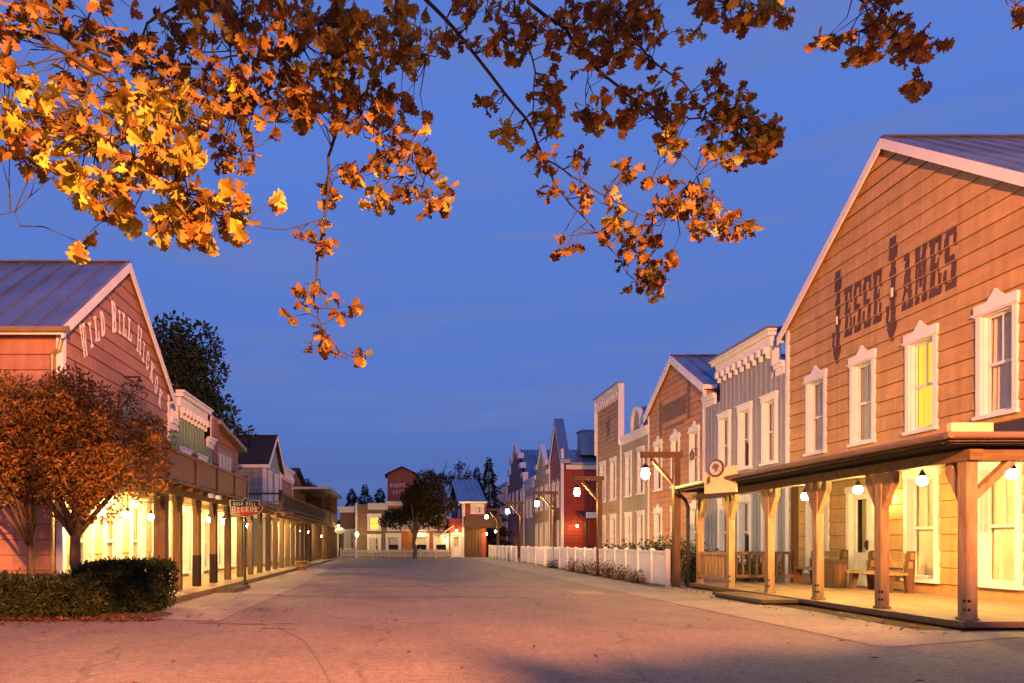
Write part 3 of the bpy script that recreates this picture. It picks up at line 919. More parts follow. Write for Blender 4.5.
# ---- left hand row ------------------------------------------------------------------------------------------------------------------
XL = -7.5
B = Bld('rose_gabled_house', 'rose clapboard gabled house with arched white lettering and metal roof, nearest on the left', 'building', XL, 15.05, 21.9, 'L', 12)
for Y in (15.95, 17.6, 19.3, 20.95):
    B.win(Y, .35, .85, 1.95, False, 'full', 1.3)
h = B.W / 2
B.front([(-h, 0), (h, 0), (h, 6.05), (0, 8.75), (-h, 6.05)], ROSE, 'clap', .34, .03, split=2.72, m2=PALEW)
B.sides(6.05, ROSE, bh=.34)
B.corners(6.0, 6.0, None, .1)
B.gable_roof(6.05, 8.75, ov=.25, ovf=.12, th=.12, bw=.24)
lt = MB()
text = [('W', 1.4), ('I', .75), ('L', 1), ('D', 1), (' ', .8), ('B', 1.45), ('I', .75), ('L', 1), ('L', 1), (' ', .8), ('H', 1.4), ('I', .75), ('C', 1), ('K', 1), ('O', 1), ('K', 1)]
tot = sum(w if w < 1.2 else 1.15 for _, w in text); pos = 0
for ch, w in text:
    ww = w if w < 1.2 else 1.15
    t = (pos + ww / 2) / tot; pos += ww
    if ch == ' ':
        lt.build('painted_lettering', WHITEL, B.root); lt = MB(); continue
    # arch across the gable: centre low, rising in the middle
    uu = -2.55 + 5.25 * t; zb = 5.28 + 1.55 * (1 - ((t - .47) / .5) ** 2) if t < .47 else 5.28 + 1.55 * (1 - ((t - .47) / .53) ** 2)
    ang = math.atan2(-2 * 1.55 * (t - .47) / .25, 5.25) * .55
    gh = .62 * (1.3 if w > 1.3 else 1); gw = 5.25 / tot * ww * .82
    def place(x, y):
        du = (x - .5) * gw; dv = y * gh
        return FR(uu + du * math.cos(ang) - dv * math.sin(ang) * .6, zb + du * math.sin(ang) + dv * math.cos(ang), .036)
    glyph(lt, ch, place, 12, 24)
lt.build('painted_lettering', WHITEL, B.root)
a = MB()      # waistcoat shaped plaque
a.prism([(-.3, 4.3), (.34, 4.3), (.36, 5.2), (.16, 5.4), (.08, 5.15), (-.02, 5.15), (-.12, 5.45), (-.32, 5.2)], FR, .036, .09)
a.build('wall_plaque', mat('plaque_grey', (.19, .20, .23), .5, .2, 3), B.root)
a = MB(); a.bar((-.06, 0, 5.75), (-.06, -.45, 5.75), .04, .04); a.lathe([(.09, 0), (.02, .09)], 8, (-.06, -.42, 5.63)); a.build('sign_lamp', DARKM, B.root)
a = MB(); rr = random.Random(8)       # cut-off white brush script on the side wall
for i in range(7):
    y = 1.1 + i * .33
    a.tube([(-h - .05, y, 4.25 + .1 * rr.random()), (-h - .05, y + .12, 4.72 - .1 * rr.random()), (-h - .05, y + .3, 4.55 + .1 * rr.random()), (-h - .05, y + .22, 4.2)], .018, 5)
a.build('brush_script', WHITEL, B.root)
a = MB(); a.tube([(-h - .12, -.05, 5.75), (-h - .12, .0, 5.5), (-h - .1, .16, 5.4), (-h - .1, .16, .0)], .05, 8); a.tube([(-h - .3, -.3, 5.9), (-h - .3, 11, 5.9)], .07, 8); a.build('gutter', GUTTER, B.root)
ROSEB = B

B = Bld('green_storefront', 'green board storefront with white bracketed cornice, above the timber balcony', 'building', XL, 21.95, 27.0, 'L', 9)
B.win(23.3, .3, .9, 2.0, False, 'full', 1.2); B.door(24.9, .02, 1.3, 2.2); B.win(26.2, .3, .8, 2.0, False, 'full', 1.2)
for Y in (23.6, 25.5): B.win(Y, 2.95, .9, 1.35, False, 'half', 1.2)
h = B.W / 2; c0, c1 = B.u(22.9), B.u(25.9)
B.front([(-h, 0), (h, 0), (h, 4.95), (c1, 4.95), (c1, 5.75), (c0, 5.75), (c0, 4.95), (-h, 4.95)], GREEN, 'batten', .3, split=2.72, m2=PALEW)
a = MB(); cornice(a, c0, c1, 6.35, .28, .5, True, .42); cornice(a, -h, c0 - .3, 5.35, .15, .4, False, ends=False); cornice(a, c1 + .3, h, 5.35, .15, .4, False, ends=False); a.box(c0, c1, .002, .3, 5, 6.3); a.build('cornice', TRIM, B.root)
B.sides(4.95, GREEN, 'batten', .3); B.flat(4.9)
a = MB(); u = h + .35; a.box(-.0 + h - .55, h + .25, -.2, -.12, 5.4, 6.15); a.build('roof_sign', WINE, B.root)
a = MB(); a.box(h - .62, h + .32, -.118, -.09, 5.33, 6.22); a.build('sign_frame', TRIM, B.root)

B = Bld('wine_storefront', 'wine red storefront with pale painted panel and sloping roof edge, above the timber balcony', 'building', XL, 27.05, 31.2, 'L', 9)
B.win(28.2, .3, .9, 2.0, False, 'full', 1.2); B.win(30.0, .3, .9, 2.0, False, 'full', 1.2)
h = B.W / 2
B.front([(-h, 0), (h, 0), (h, 5.5), (-h, 5.95)], WINE, 'clap', .3, .02, split=2.72, m2=PALEW)
a = MB(); a.box(-h * .72, h * .5, -.035, -.028, 3.9, 5.15); a.build('painted_panel', mat('panel_mauve', (.26, .17, .18), .6, .15, 2), B.root)
a = MB()
for k in range(4):
    u = -h * .6 + k * .52
    a.box(u, u + .36, -.045, -.037, 4.1, 4.95)
a.build('faded_painting', TRIMD, B.root)
a = MB(); a.prism([(h + .3, 5.42), (h + .3, 5.6), (-h - .05, 6.13), (-h - .05, 5.97)], FR, .35, -9); a.build('roof', GUTTER, B.root)
a = MB(); a.box(-h, h, -.1, -.03, 3.35, 3.55); a.build('sill_band', TRIM, B.root)
B.sides(5.4, WINE, bh=.3, which='both')

B = Bld('slate_gabled_house', 'slate blue gabled house with steep dark shingled roof, half way along the left row', 'building', XL, 37.4, 42.0, 'L', 8)
h = B.W / 2
B.win(38.7, 3.6, .7, 1.5, False, 'side', 1.2); B.win(40.7, 3.6, .7, 1.5, False, 'side', 1.2); B.win(38.7, .3, .9, 1.95, False, 'full', 1.2); B.door(40.6, .02, 1.0, 2.2)
B.front([(-h, 0), (h, 0), (h, 5.6), (0, 7.35), (-h, 5.6)], BLUE, 'clap', .3, .02, split=2.6, m2=PALEW)
B.sides(5.6, BLUE, bh=.3); B.corners(5.6, 5.6, None, .14)
B.gable_roof(5.6, 7.35, SHING, ov=.25, ovf=.25, seams=0, bw=.2)

B = Bld('brick_red_storefront', 'brick red storefront with white cornice and corner, beyond the slate blue house', 'building', XL, 42.1, 46.7, 'L', 8)
h = B.W / 2
B.win(43.4, .3, .9, 1.95, False, 'full', 1.2); B.win(45.3, .3, .9, 1.95, False, 'full', 1.2)
B.front([(-h, 0), (h, 0), (h, 5.6), (-h, 5.6)], ROSE, 'clap', .34, .02, split=2.6, m2=PALEW)
a = MB(); cornice(a, -h, h, 6.1, .2, .5, True, .6, ends=False); a.build('cornice', TRIM, B.root)
B.sides(5.6, ROSE, bh=.34); B.flat(5.5); B.corners(5.5, 5.5, None, .16)

B = Bld('dark_gabled_house', 'dark brown gabled house whose roof slopes to the far end of the left row', 'building', XL, 46.8, 53.0, 'L', 8)
h = B.W / 2
for Y in (48, 50, 52): B.win(Y, .3, .9, 1.95, False, 'full', 1.2)
B.front([(-h, 0), (h, 0), (h, 5.2), (-h + 1.2, 6.3), (-h, 6.1)], WINE, 'clap', .3, .02, split=2.6, m2=PALEW)
a = MB(); a.prism([(h + .3, 5.02), (h + .3, 5.22), (-h + 1.2, 6.52), (-h, 6.3), (-h, 6.12), (-h + 1.2, 6.31)], FR, .3, -8); a.build('roof', SHING, B.root)
B.sides(5.1, WINE, bh=.3)

# ---- buildings closing the street ---------------------------------------------------------------------------------------------------
kx = 58 / FPX
xx = lambda px: (px - VX) * kx
zz = lambda py: CH + (VY - py) * kx


def face(name, label, px0, px1, top, m, y=58.0, depth=7, style='clap'):
    B = Bld(name, label, 'building', y, xx(px0), xx(px1), 'F', depth)
    B.h = B.W / 2; B.top = top
    B.u = lambda X, B=B: X - (B.Y0 + B.Y1) / 2
    return B


B = face('sand_house', 'sand coloured two storey house with one lit upper window, at the end of the street', 356, 387.8, 4.55, SAND)
for px, py0, py1, k in ((374.2, 517, 530, 'litfar'), (374.2, 537.5, 551.5, 'side')):
    B.win(xx(px), zz(py1), .85, (py1 - py0) * kx, False, k, 1.6)
B.front([(-B.h, 0), (B.h, 0), (B.h, 4.5), (-B.h, 4.5)], SAND, 'plain')
a = MB(); a.box(-B.h - .06, -B.h + .12, -.08, 0, 0, 4.6); a.box(-B.h + 1.0, B.h, -.12, .3, 4.05, 4.6); a.build('cornice', TRIMD, B.root)
a = MB()
for k in range(5):
    for j in range(2): a.box(-B.h + .42 + j * .28, -B.h + .6 + j * .28, -.05, -.01, 1.9 + k * .38, 2.15 + k * .38)
a.build('wall_ornament', BALC, B.root)
B.sides(4.4, SAND, 'plain'); B.flat(4.4)

B = face('orange_house', 'orange plastered house behind the round tree at the end of the street', 388, 446, 4.4, ORANGE)
for px, k in ((393.4, 'half'), (421.5, 'half'), (441, 'half')):
    B.win(xx(px), zz(551), .95, 14 * kx, False, k, 1.8)
for px in (393.4, 408, 421.5, 436): B.win(xx(px), zz(530), .8, 12 * kx, False, 'side', 1.4)
B.front([(-B.h, 0), (B.h, 0), (B.h, 4.45), (-B.h, 4.45)], ORANGE, 'plain')
a = MB(); cornice(a, -B.h, B.h, 4.75, .2, .35, False); a.build('cornice', TRIMD, B.root)
B.sides(4.4, ORANGE, 'plain'); B.flat(4.4)

B = face('pale_side_house', 'small pale house with white cornice, left of the sand coloured house', 338, 355.5, 4.2, PALEW, y=60, depth=5)
B.win(xx(348), .7, .8, 1.5, False, 'side', 1.3)
B.front([(-B.h, 0), (B.h, 0), (B.h, 3.9), (-B.h, 3.9)], SAND, 'plain')
a = MB(); cornice(a, -B.h, B.h, 4.4, .25, .5, False); a.build('cornice', TRIM, B.root)
B.sides(3.9, SAND, 'plain'); B.flat(3.9)

# square tower
t = thing('square_tower', 'square dark red tower with low gabled roof rising over the end of the street', 'tower', (0, 66, 0))
kt = 66 / FPX; X0, X1 = (387.5 - VX) * kt, (416 - VX) * kt; zt = CH + (VY - 474.5) * kt; za = CH + (VY - 468) * kt
a = MB(); sq = [(X0, 0), (X1, 0), (X1, zt), ((X0 + X1) / 2, za), (X0, zt)]
siding(a, sq, [], 'clap', .3, .02); a.box(X0, X1, .003, 2.6, 0, zt); a.build('tower_wall', mat('tower_red', (.22, .07, .045), .7, .2, 2), t)
a = MB(); xm = (X0 + X1) / 2
for sg, xe in ((-1, X0 - .25), (1, X1 + .25)):
    a.prism([(xe, zt - .12), (xm, za + .01), (xm, za + .16), (xe, zt + .03)], FR, .3, -3)
a.build('roof', SHING, t)
a = MB(); rr = random.Random(5)
for row, z in enumerate((zt - 1.25, zt - 1.9)):
    for i in range(8 - row * 2):
        u = X0 + .25 + row * .3 + i * .31
        a.box(u, u + .06, -.035, -.028, z, z + .42); a.box(u + .07, u + .2, -.035, -.028, z + .34 * rr.random(), z + .34 * rr.random() + .08)
        if rr.random() > .4: a.box(u + .14, u + .2, -.042, -.036, z, z + .4)
a.build('faded_painting', mat('faded_white', (.5, .46, .46), .7, .2, 2), t)

# red barn with its roof ridge running across
t = thing('red_barn', 'red barn with blue grey metal roof and white trimmed windows, right of the round tree', 'barn', (5.2, 58, 0))
a = MB(); L = 1.95; D = 14; ze, zr = 4.7, 7.1
siding(a, [(0, 0), (L, 0), (L, ze), (0, ze)], [(.775, 1.625, 3.75, 4.3)], 'clap', .3, .02)
FL = lambda u, v, w: (-w, u, v)
siding(a, [(0, 0), (D, 0), (D, ze), (D / 2, zr), (0, ze)], [(3.2, 4.8, 2.6, 3.9)], 'clap', .3, .02, F=FL)
a.build('barn_wall', BARN, t)
a = MB()
FX = lambda u, v, w: (w, u, v)
for s0, s1 in ((-.35, D / 2), (D + .35, D / 2)):
    e = ze - .12
    a.prism([(s0, e), (s1, zr), (s1, zr + .14), (s0, e + .14)], FX, -.35, L)
for i in range(5): a.bar((-.3 + i * .5, -.35, ze + .04), (-.3 + i * .5, D / 2, zr + .16), .05, .06)
a.build('roof', METAL, t)
a = MB(); a.prism([(-.35, ze - .36), (D / 2, zr - .24), (D / 2, zr + .1), (-.35, ze - .02)], FX, -.4, -.36); a.prism([(D + .35, ze - .36), (D / 2, zr - .24), (D / 2, zr + .1), (D + .35, ze - .02)], FX, -.4, -.36)
a.box(-.1, .16, -.06, -.021, 0, ze - .1); a.box(-.08, -.021, .0, .5, 0, ze - .1); a.build('trim_board', TRIM, t)
window(t, 1.2, 3.75, .85, .55, False, 'side', 1.4)
w_ = window(t, 4.0, 2.6, 1.6, 1.3, False, 'side', 2.0, rz=-R(90))
a = MB(); a.prism([(.05, 2.5), (3.1, 2.5), (3.1, 3.45), (.05, 3.45)], FR, .06, 1.2)
a.build('awning', DWOOD, t)
a = MB()
for k in range(5): a.box(.08 + k * .3, .36 + k * .3, -.2, -.1, 0, 2.49)
a.build('plank_doors', DWOOD, t)
a = MB(); siding(a, [(-1.25, 0), (-.02, 0), (-.02, 3.3), (-1.25, 3.3)], [(-.95, -.25, .02, 1.92)], 'clap', .3, .02); a.box(-1.25, -.04, .4, 3, 0, 3.3); a.box(-1.25, -1.2, .003, .399, 0, 3.3); a.box(-1.25, -.04, .003, .399, 3.25, 3.3); a.build('side_wing', BARN, t)
a = MB(); a.prism([(-2.1, 1.75), (-.9, 2.6), (-.9, 2.72), (-2.1, 1.87)], FR, 1.4, .05); a.build('porch_roof', METAL, t)
door(t, -.6, .02, .7, 1.9, False, 0)


# ------------------------------------------------------------------ right hand porch
t = thing('porch', 'long timber porch with six braced posts in front of the tan lettered gable', 'porch', (8.4, 14.8, 0))
px0, py0 = 8.4, 14.8
L_ = lambda x, y, z: (x - px0, y - py0, z)


def lbox(a, x0, x1, y0, y1, z0, z1): a.box(x0 - px0, x1 - px0, y0 - py0, y1 - py0, z0, z1)


ZD = .14
a = MB(); rr = random.Random(2); y = 9.98
while y < 19.55:
    lbox(a, 8.2, 11.93 if y > 12.5 else 16.5, y, y + .138, ZD - .035, ZD - rr.random() * .004); y += .143
a.build('deck', DECK, t)
a = MB(); lbox(a, 8.13, 8.19, 9.9, 19.6, .06, ZD + .002); lbox(a, 8.195, 16.5, 9.9, 9.96, .06, ZD + .002); lbox(a, 8.3, 16, 10.1, 19.5, .012, .1)
a.build('deck_edge', WOODH, t)
posts = [10.14, 11.95, 13.78, 15.6, 17.45, 19.25]
for i, Y in enumerate(posts):
    w = .082 if i == 0 else .075
    a = MB(); lbox(a, 8.4 - w, 8.4 + w, Y - w, Y + w, ZD, 2.6)
    lbox(a, 8.4 - w - .02, 8.4 + w + .02, Y - w - .02, Y + w + .02, ZD + .001, ZD + .04)
    p = a.build('post', WOOD, t)
    a = MB()
    for z in (.3, .42): a.lathe([(.02, 0), (.02, .012)], 8, (0, 0, 0))
    a = MB()
    for z in (.3, .43):
        for dx in (-.05,):
            a.tube([L_(8.4 - w - .012, Y + dx, z), L_(8.4 - w, Y + dx, z)], .022, 8); a.tube([L_(8.4 + dx, Y - w - .012, z), L_(8.4 + dx, Y - w, z)], .022, 8)
    a.build('bolt', DARKM, p)
    for sg in (-1, 1):
        if (i == 0 and sg < 0) or (i == 5 and sg > 0): continue
        a = MB(); F = lambda u, v, ww, Y=Y, sg=sg, w=w: L_(8.4 + ww, Y + sg * (w + u), v)
        a.prism([(0, 1.86), (.27, 2.34), (.27, 2.5), (.16, 2.5), (0, 2.2)], F, -.055, .055)
        a.build('brace', WOOD, p)
    if i == 0:
        a = MB(); a.bar(L_(8.45, Y, 1.95), L_(9.05, Y, 2.52), .1, .12, (0, 1, 0)); a.build('brace', WOOD, p)
a = MB(); lbox(a, 8.3, 8.5, 9.98, 19.5, 2.5, 2.66); lbox(a, 8.501, 16.5, 10.04, 10.24, 2.5, 2.66); a.build('beam', WOODH, t)
a = MB()
for k in range(22):
    y = 10.5 + k * .42
    a.bar(L_(8.46, y, 2.74), L_(11.95, y, 3.33), .06, .12)
a.build('rafter', DWOOD, t)
a = MB()          # hipped roof sheet over both sides
e = [(7.88, 9.82, 2.78), (7.88, 19.4, 2.78), (11.96, 19.4, 3.58), (11.96, 12.5, 3.58), (16.5, 12.5, 3.58), (16.5, 9.82, 2.78)]
lo = [L_(*p) for p in e]; hi = [L_(p[0], p[1], p[2] + .09) for p in e]
a.add(lo + hi, [(0, 1, 2, 3), (0, 3, 4, 5), (6, 9, 8, 7), (6, 11, 10, 9), (0, 6, 7, 1), (1, 7, 8, 2), (5, 11, 6, 0), (4, 10, 11, 5)])
a.build('roof', SHING, t)
a = MB(); lbox(a, 7.82, 7.87, 9.76, 19.4, 2.74, 2.87); lbox(a, 7.871, 16.5, 9.76, 9.81, 2.74, 2.87); a.build('fascia', DWOOD, t)
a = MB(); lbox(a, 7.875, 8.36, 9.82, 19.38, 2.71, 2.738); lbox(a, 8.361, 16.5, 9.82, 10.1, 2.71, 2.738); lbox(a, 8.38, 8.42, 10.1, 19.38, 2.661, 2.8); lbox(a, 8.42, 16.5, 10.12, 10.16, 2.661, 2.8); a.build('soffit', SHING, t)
a = MB(); a.tube([L_(7.77, 9.65, 2.82), L_(7.77, 14, 2.84), L_(7.77, 19.35, 2.83)], .05, 8); a.tube([L_(7.72, 9.7, 2.82), L_(12, 9.7, 2.83), L_(16.5, 9.7, 2.83)], .05, 8)
bq = MB(); lbox(bq, 7.82, 8.42, 9.72, 9.8, 2.875, 3.0); bq.build('flashing', SIGNW, t)
a.build('gutter', GUTTER, t)
a = MB(); a.tube([L_(7.77, 19.3, 2.81), L_(7.8, 19.3, 2.68), L_(8.05, 19.4, 2.5), L_(8.13, 19.4, 2.3), L_(8.13, 19.4, .02)], .05, 8); a.build('downspout', DARKM, t)
a = MB()
for z in (.95, .3): lbox(a, 8.36, 8.44, 17.57, 19.12, z, z + .08)
for k in range(8): lbox(a, 8.37, 8.43, 17.66 + k * .19, 17.74 + k * .19, .381, .949)
a.build('railing', WOOD, t)
a = MB()
for z in (.95, .3): lbox(a, 8.52, 11.0, 19.2, 19.28, z, z + .08)
for k in range(13): lbox(a, 8.62 + k * .19, 8.68 + k * .19, 19.21, 19.27, .381, .949)
lbox(a, 11.0, 11.14, 19.17, 19.31, ZD, 2.9); a.bar(L_(10.1, 19.24, .95), L_(10.75, 19.24, .36), .05, .07)
a.build('railing', DWOOD, t)
s = thing('step', 'low dark timber step below the far end of the porch', 'step', (7.7, 15.0, 0))
a = MB(); a.box(-.38, .38, -1.1, 1.1, .06, .125); a.build('tread', WOODH, s); a = MB(); a.box(-.34, .34, -1.06, 1.06, .012, .058); a.build('base', DWOOD, s)


# ------------------------------------------------------------------ lamps
def pendant(name, x, y, z, top, label, glow=BULB, r=.062, cat='lamp', group=None):
    t = thing(name, label, cat, (x, y, z), 0, group)
    a = MB(); a.tube([(0, 0, .1), (0, 0, top - z)], .009, 6); a.build('cord', DARKM, t)
    a = MB(); a.lathe([(.018, .16), (.03, .13), (.06, .07), (.065, .055), (.03, .05)], 12); a.build('cap', DARKM, t, True)
    pr = [(.012, .06)] + [(r * math.sin(q), -r * .35 + r * math.cos(q)) for q in [.35, .8, 1.3, 1.8, 2.3, 2.8]]
    a = MB(); a.lathe(pr, 10); a.build('bulb', glow, t, True)
    return t


for x, y, z, lb in ((9.3, 15.75, 2.38, 'lit porch lamp at the far end of the tan porch, left of the door'),
                    (9.35, 14.0, 2.4, 'lit porch lamp hanging in front of the glazed door'),
                    (9.3, 12.2, 2.42, 'lit porch lamp above the lower window of the tan building'),
                    (10.5, 11.75, 2.5, 'lit porch lamp at the near corner of the tan porch, nearest of all')):
    pendant('pendant_lamp', x, y, z, 3.05 if x < 10 else 3.2, lb, BULB, .085, group='lamps under the tan porch')
t = thing('wall_lamp', 'lit wall lamp beside the glazed porch door', 'lamp', (11.93, 16.75, 2.35))
a = MB(); a.box(-.02, .03, -.06, .06, -.1, .16); a.tube([(-.02, 0, .12), (-.12, 0, .17), (-.14, 0, .1)], .012, 6); a.build('bracket', DARKM, t)
a = MB(); a.lathe([(.02, .1), (.055, .05), (.06, 0), (.04, -.05), (.01, -.06)], 10, (-.14, 0, 0)); a.build('bulb', BULBF, t, True)


def lantern_post(X, Y, label, reach=1.0, h=3.72):
    t = thing('lantern_post', label, 'street lamp', (X, Y, 0), 0, 'gallows lantern posts along the white fence')
    a = MB(); a.box(-.09, .09, -.09, .09, 0, h); a.build('post', DWOOD, t)
    a = MB(); a.box(-reach, .16, -.075, .075, h + .002, h + .16); a.build('arm', DWOOD, t)
    a = MB(); a.bar((-.085, 0, h - .75), (-.72, 0, h - .02), .08, .1, (0, 1, 0)); a.build('brace', DWOOD, t)
    l = MB(); x = -reach + .12
    l.tube([(x, 0, h), (x, 0, h - .2)], .012, 6); l.lathe([(.02, -.18), (.05, -.2), (.13, -.3), (.135, -.32), (.1, -.325)], 12, (x, 0, h))
    for k in range(4):
        c, q = math.cos(k * math.pi / 2 + .78), math.sin(k * math.pi / 2 + .78)
        l.tube([(x + .11 * c, .11 * q, h - .32), (x + .09 * c, .09 * q, h - .62)], .008, 5)
    l.lathe([(.1, -.64), (.1, -.64), (.03, -.66)], 12, (x, 0, h))
    o = l.build('lantern', DARKM, t)
    b = MB(); b.lathe([(.02, -.35), (.095, -.39), (.125, -.47), (.1, -.56), (.02, -.62)], 12, (x, 0, h)); b.build('bulb', LANT, o, True)
    return t


lantern_post(7.85, 19.55, 'tall timber post with hanging lit lantern, beside the end of the porch')
lantern_post(7.75, 26.8, 'timber lantern post in front of the tall brown false front, second from the porch')
lantern_post(7.75, 34.7, 'timber lantern post beyond the gap with the red wall, third from the porch')
lantern_post(7.6, 43.5, 'timber lantern post beside the open picket gate, fourth from the porch')
lantern_post(7.4, 52.6, 'timber lantern post farthest from the porch, near the red barn')


def walllamp(x, y, z, label, glow=BULBF, r=.07, group=None):
    t = thing('wall_lamp', label, 'lamp', (x, y, z), 0, group)
    a = MB(); a.lathe([(.02, .26), (.05, .2), (.11, .1), (.115, .085), (.05, .08)], 10); a.tube([(0, 0, .24), (0, .0, .34), (.0, .12, .38)], .012, 6); a.build('bracket', DARKM, t)
    a = MB(); a.lathe([(.02, .075), (r, .02), (r * 1.05, -.03), (r * .6, -.09), (.01, -.11)], 10); a.build('bulb', glow, t, True)
    return t


walllamp(12.9, 50.3, 2.5, 'lit lamp beside the small white sign on the red side wall')
walllamp(xx(456), 57.6, 2.28, 'lit lamp over the white door of the red barn', BULBF, .06)
walllamp(xx(445.5), 57.6, 1.5, 'small lit lamp under the barn porch roof, left of its white door', BULBF, .05)
walllamp(xx(420.5), 57.6, 2.0, 'lit lamp behind the round tree on the orange house', BULBF, .06)
walllamp(7.05, 57.0, 2.0, 'left one of two low lamps under the farthest lantern post', BULBF, .08)
walllamp(7.85, 57.3, 2.2, 'right one of two low lamps under the farthest lantern post', BULBF, .07)
# pole lamp at the end of the street
t = thing('pole_lamp', 'white pole lamp with lit globe in front of the sand coloured house', 'street lamp', (xx(357) * .96, 55.6, 0))
a = MB(); a.tube([(0, 0, 0), (0, 0, 1.75)], [.05, .035], 8); a.lathe([(.09, 0), (.09, .12), (.05, .16)], 8); a.build('pole', TRIM, t)
a = MB(); a.lathe([(.05, 1.75), (.11, 1.82), (.13, 1.93), (.1, 2.04), (.03, 2.09)], 12); a.build('globe', BULBF, t, True)

# ------------------------------------------------------------------ benches on the porch
def bench(x, y, rz, label):
    t = thing('bench', label, 'bench', (x, y, ZD), rz, 'rustic benches on the tan porch')
    a = MB(); a.box(-.75, .75, -.42, -.22, .4, .46); a.box(-.75, .75, -.21, .0, .4, .46); a.build('seat', WOOD, t)
    a = MB()
    for z in (.56, .76): a.prism([(-.75, z), (.75, z), (.75, z + .15), (-.75, z + .15)], FR, -.06 - (z - .5) * .2, -.1 - (z - .5) * .2)
    a.build('backrest', WOOD, t)
    for sx in (-.62, .62):
        a = MB(); a.prism([(-.42, 0), (-.3, 0), (-.22, .399), (-.4, .399)], lambda u, v, w, sx=sx: (sx + w, u, v), -.05, .05); a.build('leg', DWOOD, t)
        a = MB(); a.prism([(.06, 0), (.2, 0), (.24, .95), (.1, .95), (.02, .399)], lambda u, v, w, sx=sx: (sx + w, u, v), -.05, .05); a.build('leg', DWOOD, t)
    return t


bench(11.45, 16.2, -R(90), 'rustic plank bench right of the porch door')
bench(11.45, 19.1 - .55, -R(90), 'rustic plank bench left of the porch door')
t = thing('crate', 'dark wooden crate standing beside the bench left of the porch door', 'crate', (10.95, 17.25, ZD))
t.scale = (.6, .7, 1.05)
a = MB()
for k in range(5): a.box(-.3 + k * .122, -.185 + k * .122, -.25, -.21, 0, .62); a.box(-.3 + k * .122, -.185 + k * .122, .21, .25, 0, .62)
for k in range(4): a.box(-.3, -.26, -.2 + k * .105, -.1 + k * .105, 0, .62); a.box(.26, .3, -.2 + k * .105, -.1 + k * .105, 0, .62)
a.build('slats', DWOOD, t); a = MB(); a.box(-.32, .32, -.27, .27, .622, .66); a.build('lid', DWOOD, t)

# ------------------------------------------------------------------ porch sign with medallion
t = thing('porch_sign', 'pale wooden board with a round animal medallion on the porch eave', 'sign', (7.7, 16.5, 2.69), -R(62))
a = MB(); a.prism([(-.43, -.2), (.43, -.2), (.43, .42), (.22, .42), (-.1, .3), (-.33, .22), (-.43, .34)], FR, -.03, .03); a.build('board', SIGNW, t)
rg = [(.21 * math.cos(2 * math.pi * i / 24), .21 * math.sin(2 * math.pi * i / 24)) for i in range(24)]
cx, cz = -.08, .4
a = MB(); a.prism([(cx + x, cz + z) for x, z in rg], FR, .032, .07); m_ = a.build('medallion', BRONZE, t)
a = MB(); a.prism([(cx + x * .8, cz + z * .8) for x, z in rg], FR, .071, .078); a.build('disc', EMBL, m_)
a = MB(); a.prism([(cx + .45 * p, cz + .45 * q) for p, q in ((-.22, .05), (-.12, .22), (0, .26), (.16, .2), (.24, .06), (.14, 0), (.1, -.16), (-.02, -.2), (-.04, -.02), (-.16, -.04))], FR, .079, .088); a.build('emblem', EMBO, m_)
a = MB(); a.prism([(-.34, .02), (-.26, .08), (-.27, .22), (-.32, .2)], FR, .032, .06); a.build('feather', BRONZE, t)

# ------------------------------------------------------------------ left hand porches
def left_porch(name, label, Ya, Yb, posts, zt, roof_z, dark_lowers=()):
    t = thing(name, label, 'porch', (-5.5, Ya, 0))
    W = lambda a, x0, x1, y0, y1, z0, z1: a.box(x0 + 5.5, x1 + 5.5, y0 - Ya, y1 - Ya, z0, z1)
    a = MB(); y = Ya
    while y < Yb - .1:
        W(a, -7.46, -4.86, y, y + .195, .07, .118); y += .2
    a.build('deck', DECK, t)
    a = MB(); W(a, -4.855, -4.79, Ya - .03, Yb, .012, .122); W(a, -7.46, -4.86, Ya - .06, Ya - .004, .012, .12); a.build('deck_edge', WOODH, t)
    for i, Y in enumerate(posts):
        w = .13 if i == 0 and name == 'front_porch' else .09
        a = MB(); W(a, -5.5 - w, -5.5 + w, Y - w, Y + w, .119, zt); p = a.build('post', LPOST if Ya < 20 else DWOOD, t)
        if i in dark_lowers:
            a = MB(); W(a, -5.5 - w - .004, -5.5 + w + .004, Y - w - .004, Y + w + .004, .12, .95); a.build('dark_lower', mat('dark_lower_tone', (.02, .017, .018), .95, .2, 3, spec=.02), p)  # dark box around the lower half of the post
        if Y < 27:
            for sg in (-1, 1):
                a = MB(); a.prism([(0, zt - .42), (.2, zt - .1), (.2, zt), (.1, zt), (0, zt - .24)], lambda u, v, ww: (ww, Y - Ya + sg * (w + u), v), -.05, .05); a.build('brace', LPOST, p)
    a = MB(); W(a, -5.6, -5.4, posts[0] - .2, Yb, zt + .001, zt + .2); W(a, -7.4, -5.601, posts[0] - .18, posts[0] + .02, zt + .002, zt + .19); a.build('beam', WOODH, t)
    a = MB(); W(a, -7.46, -5.25, posts[0] - .3, Yb, zt + .203, zt + .27); a.build('ceiling', WOODH, t)
    a = MB()
    for k in range(int((Yb - posts[0]) / .8)):
        W(a, -5.25, -5.05, posts[0] + k * .8, posts[0] + k * .8 + .08, zt + .1, zt + .2)
    W(a, -5.24, -5.02, posts[0] - .3, Yb, zt + .205, zt + .255); a.build('eave', WOODH, t)
    return t, W


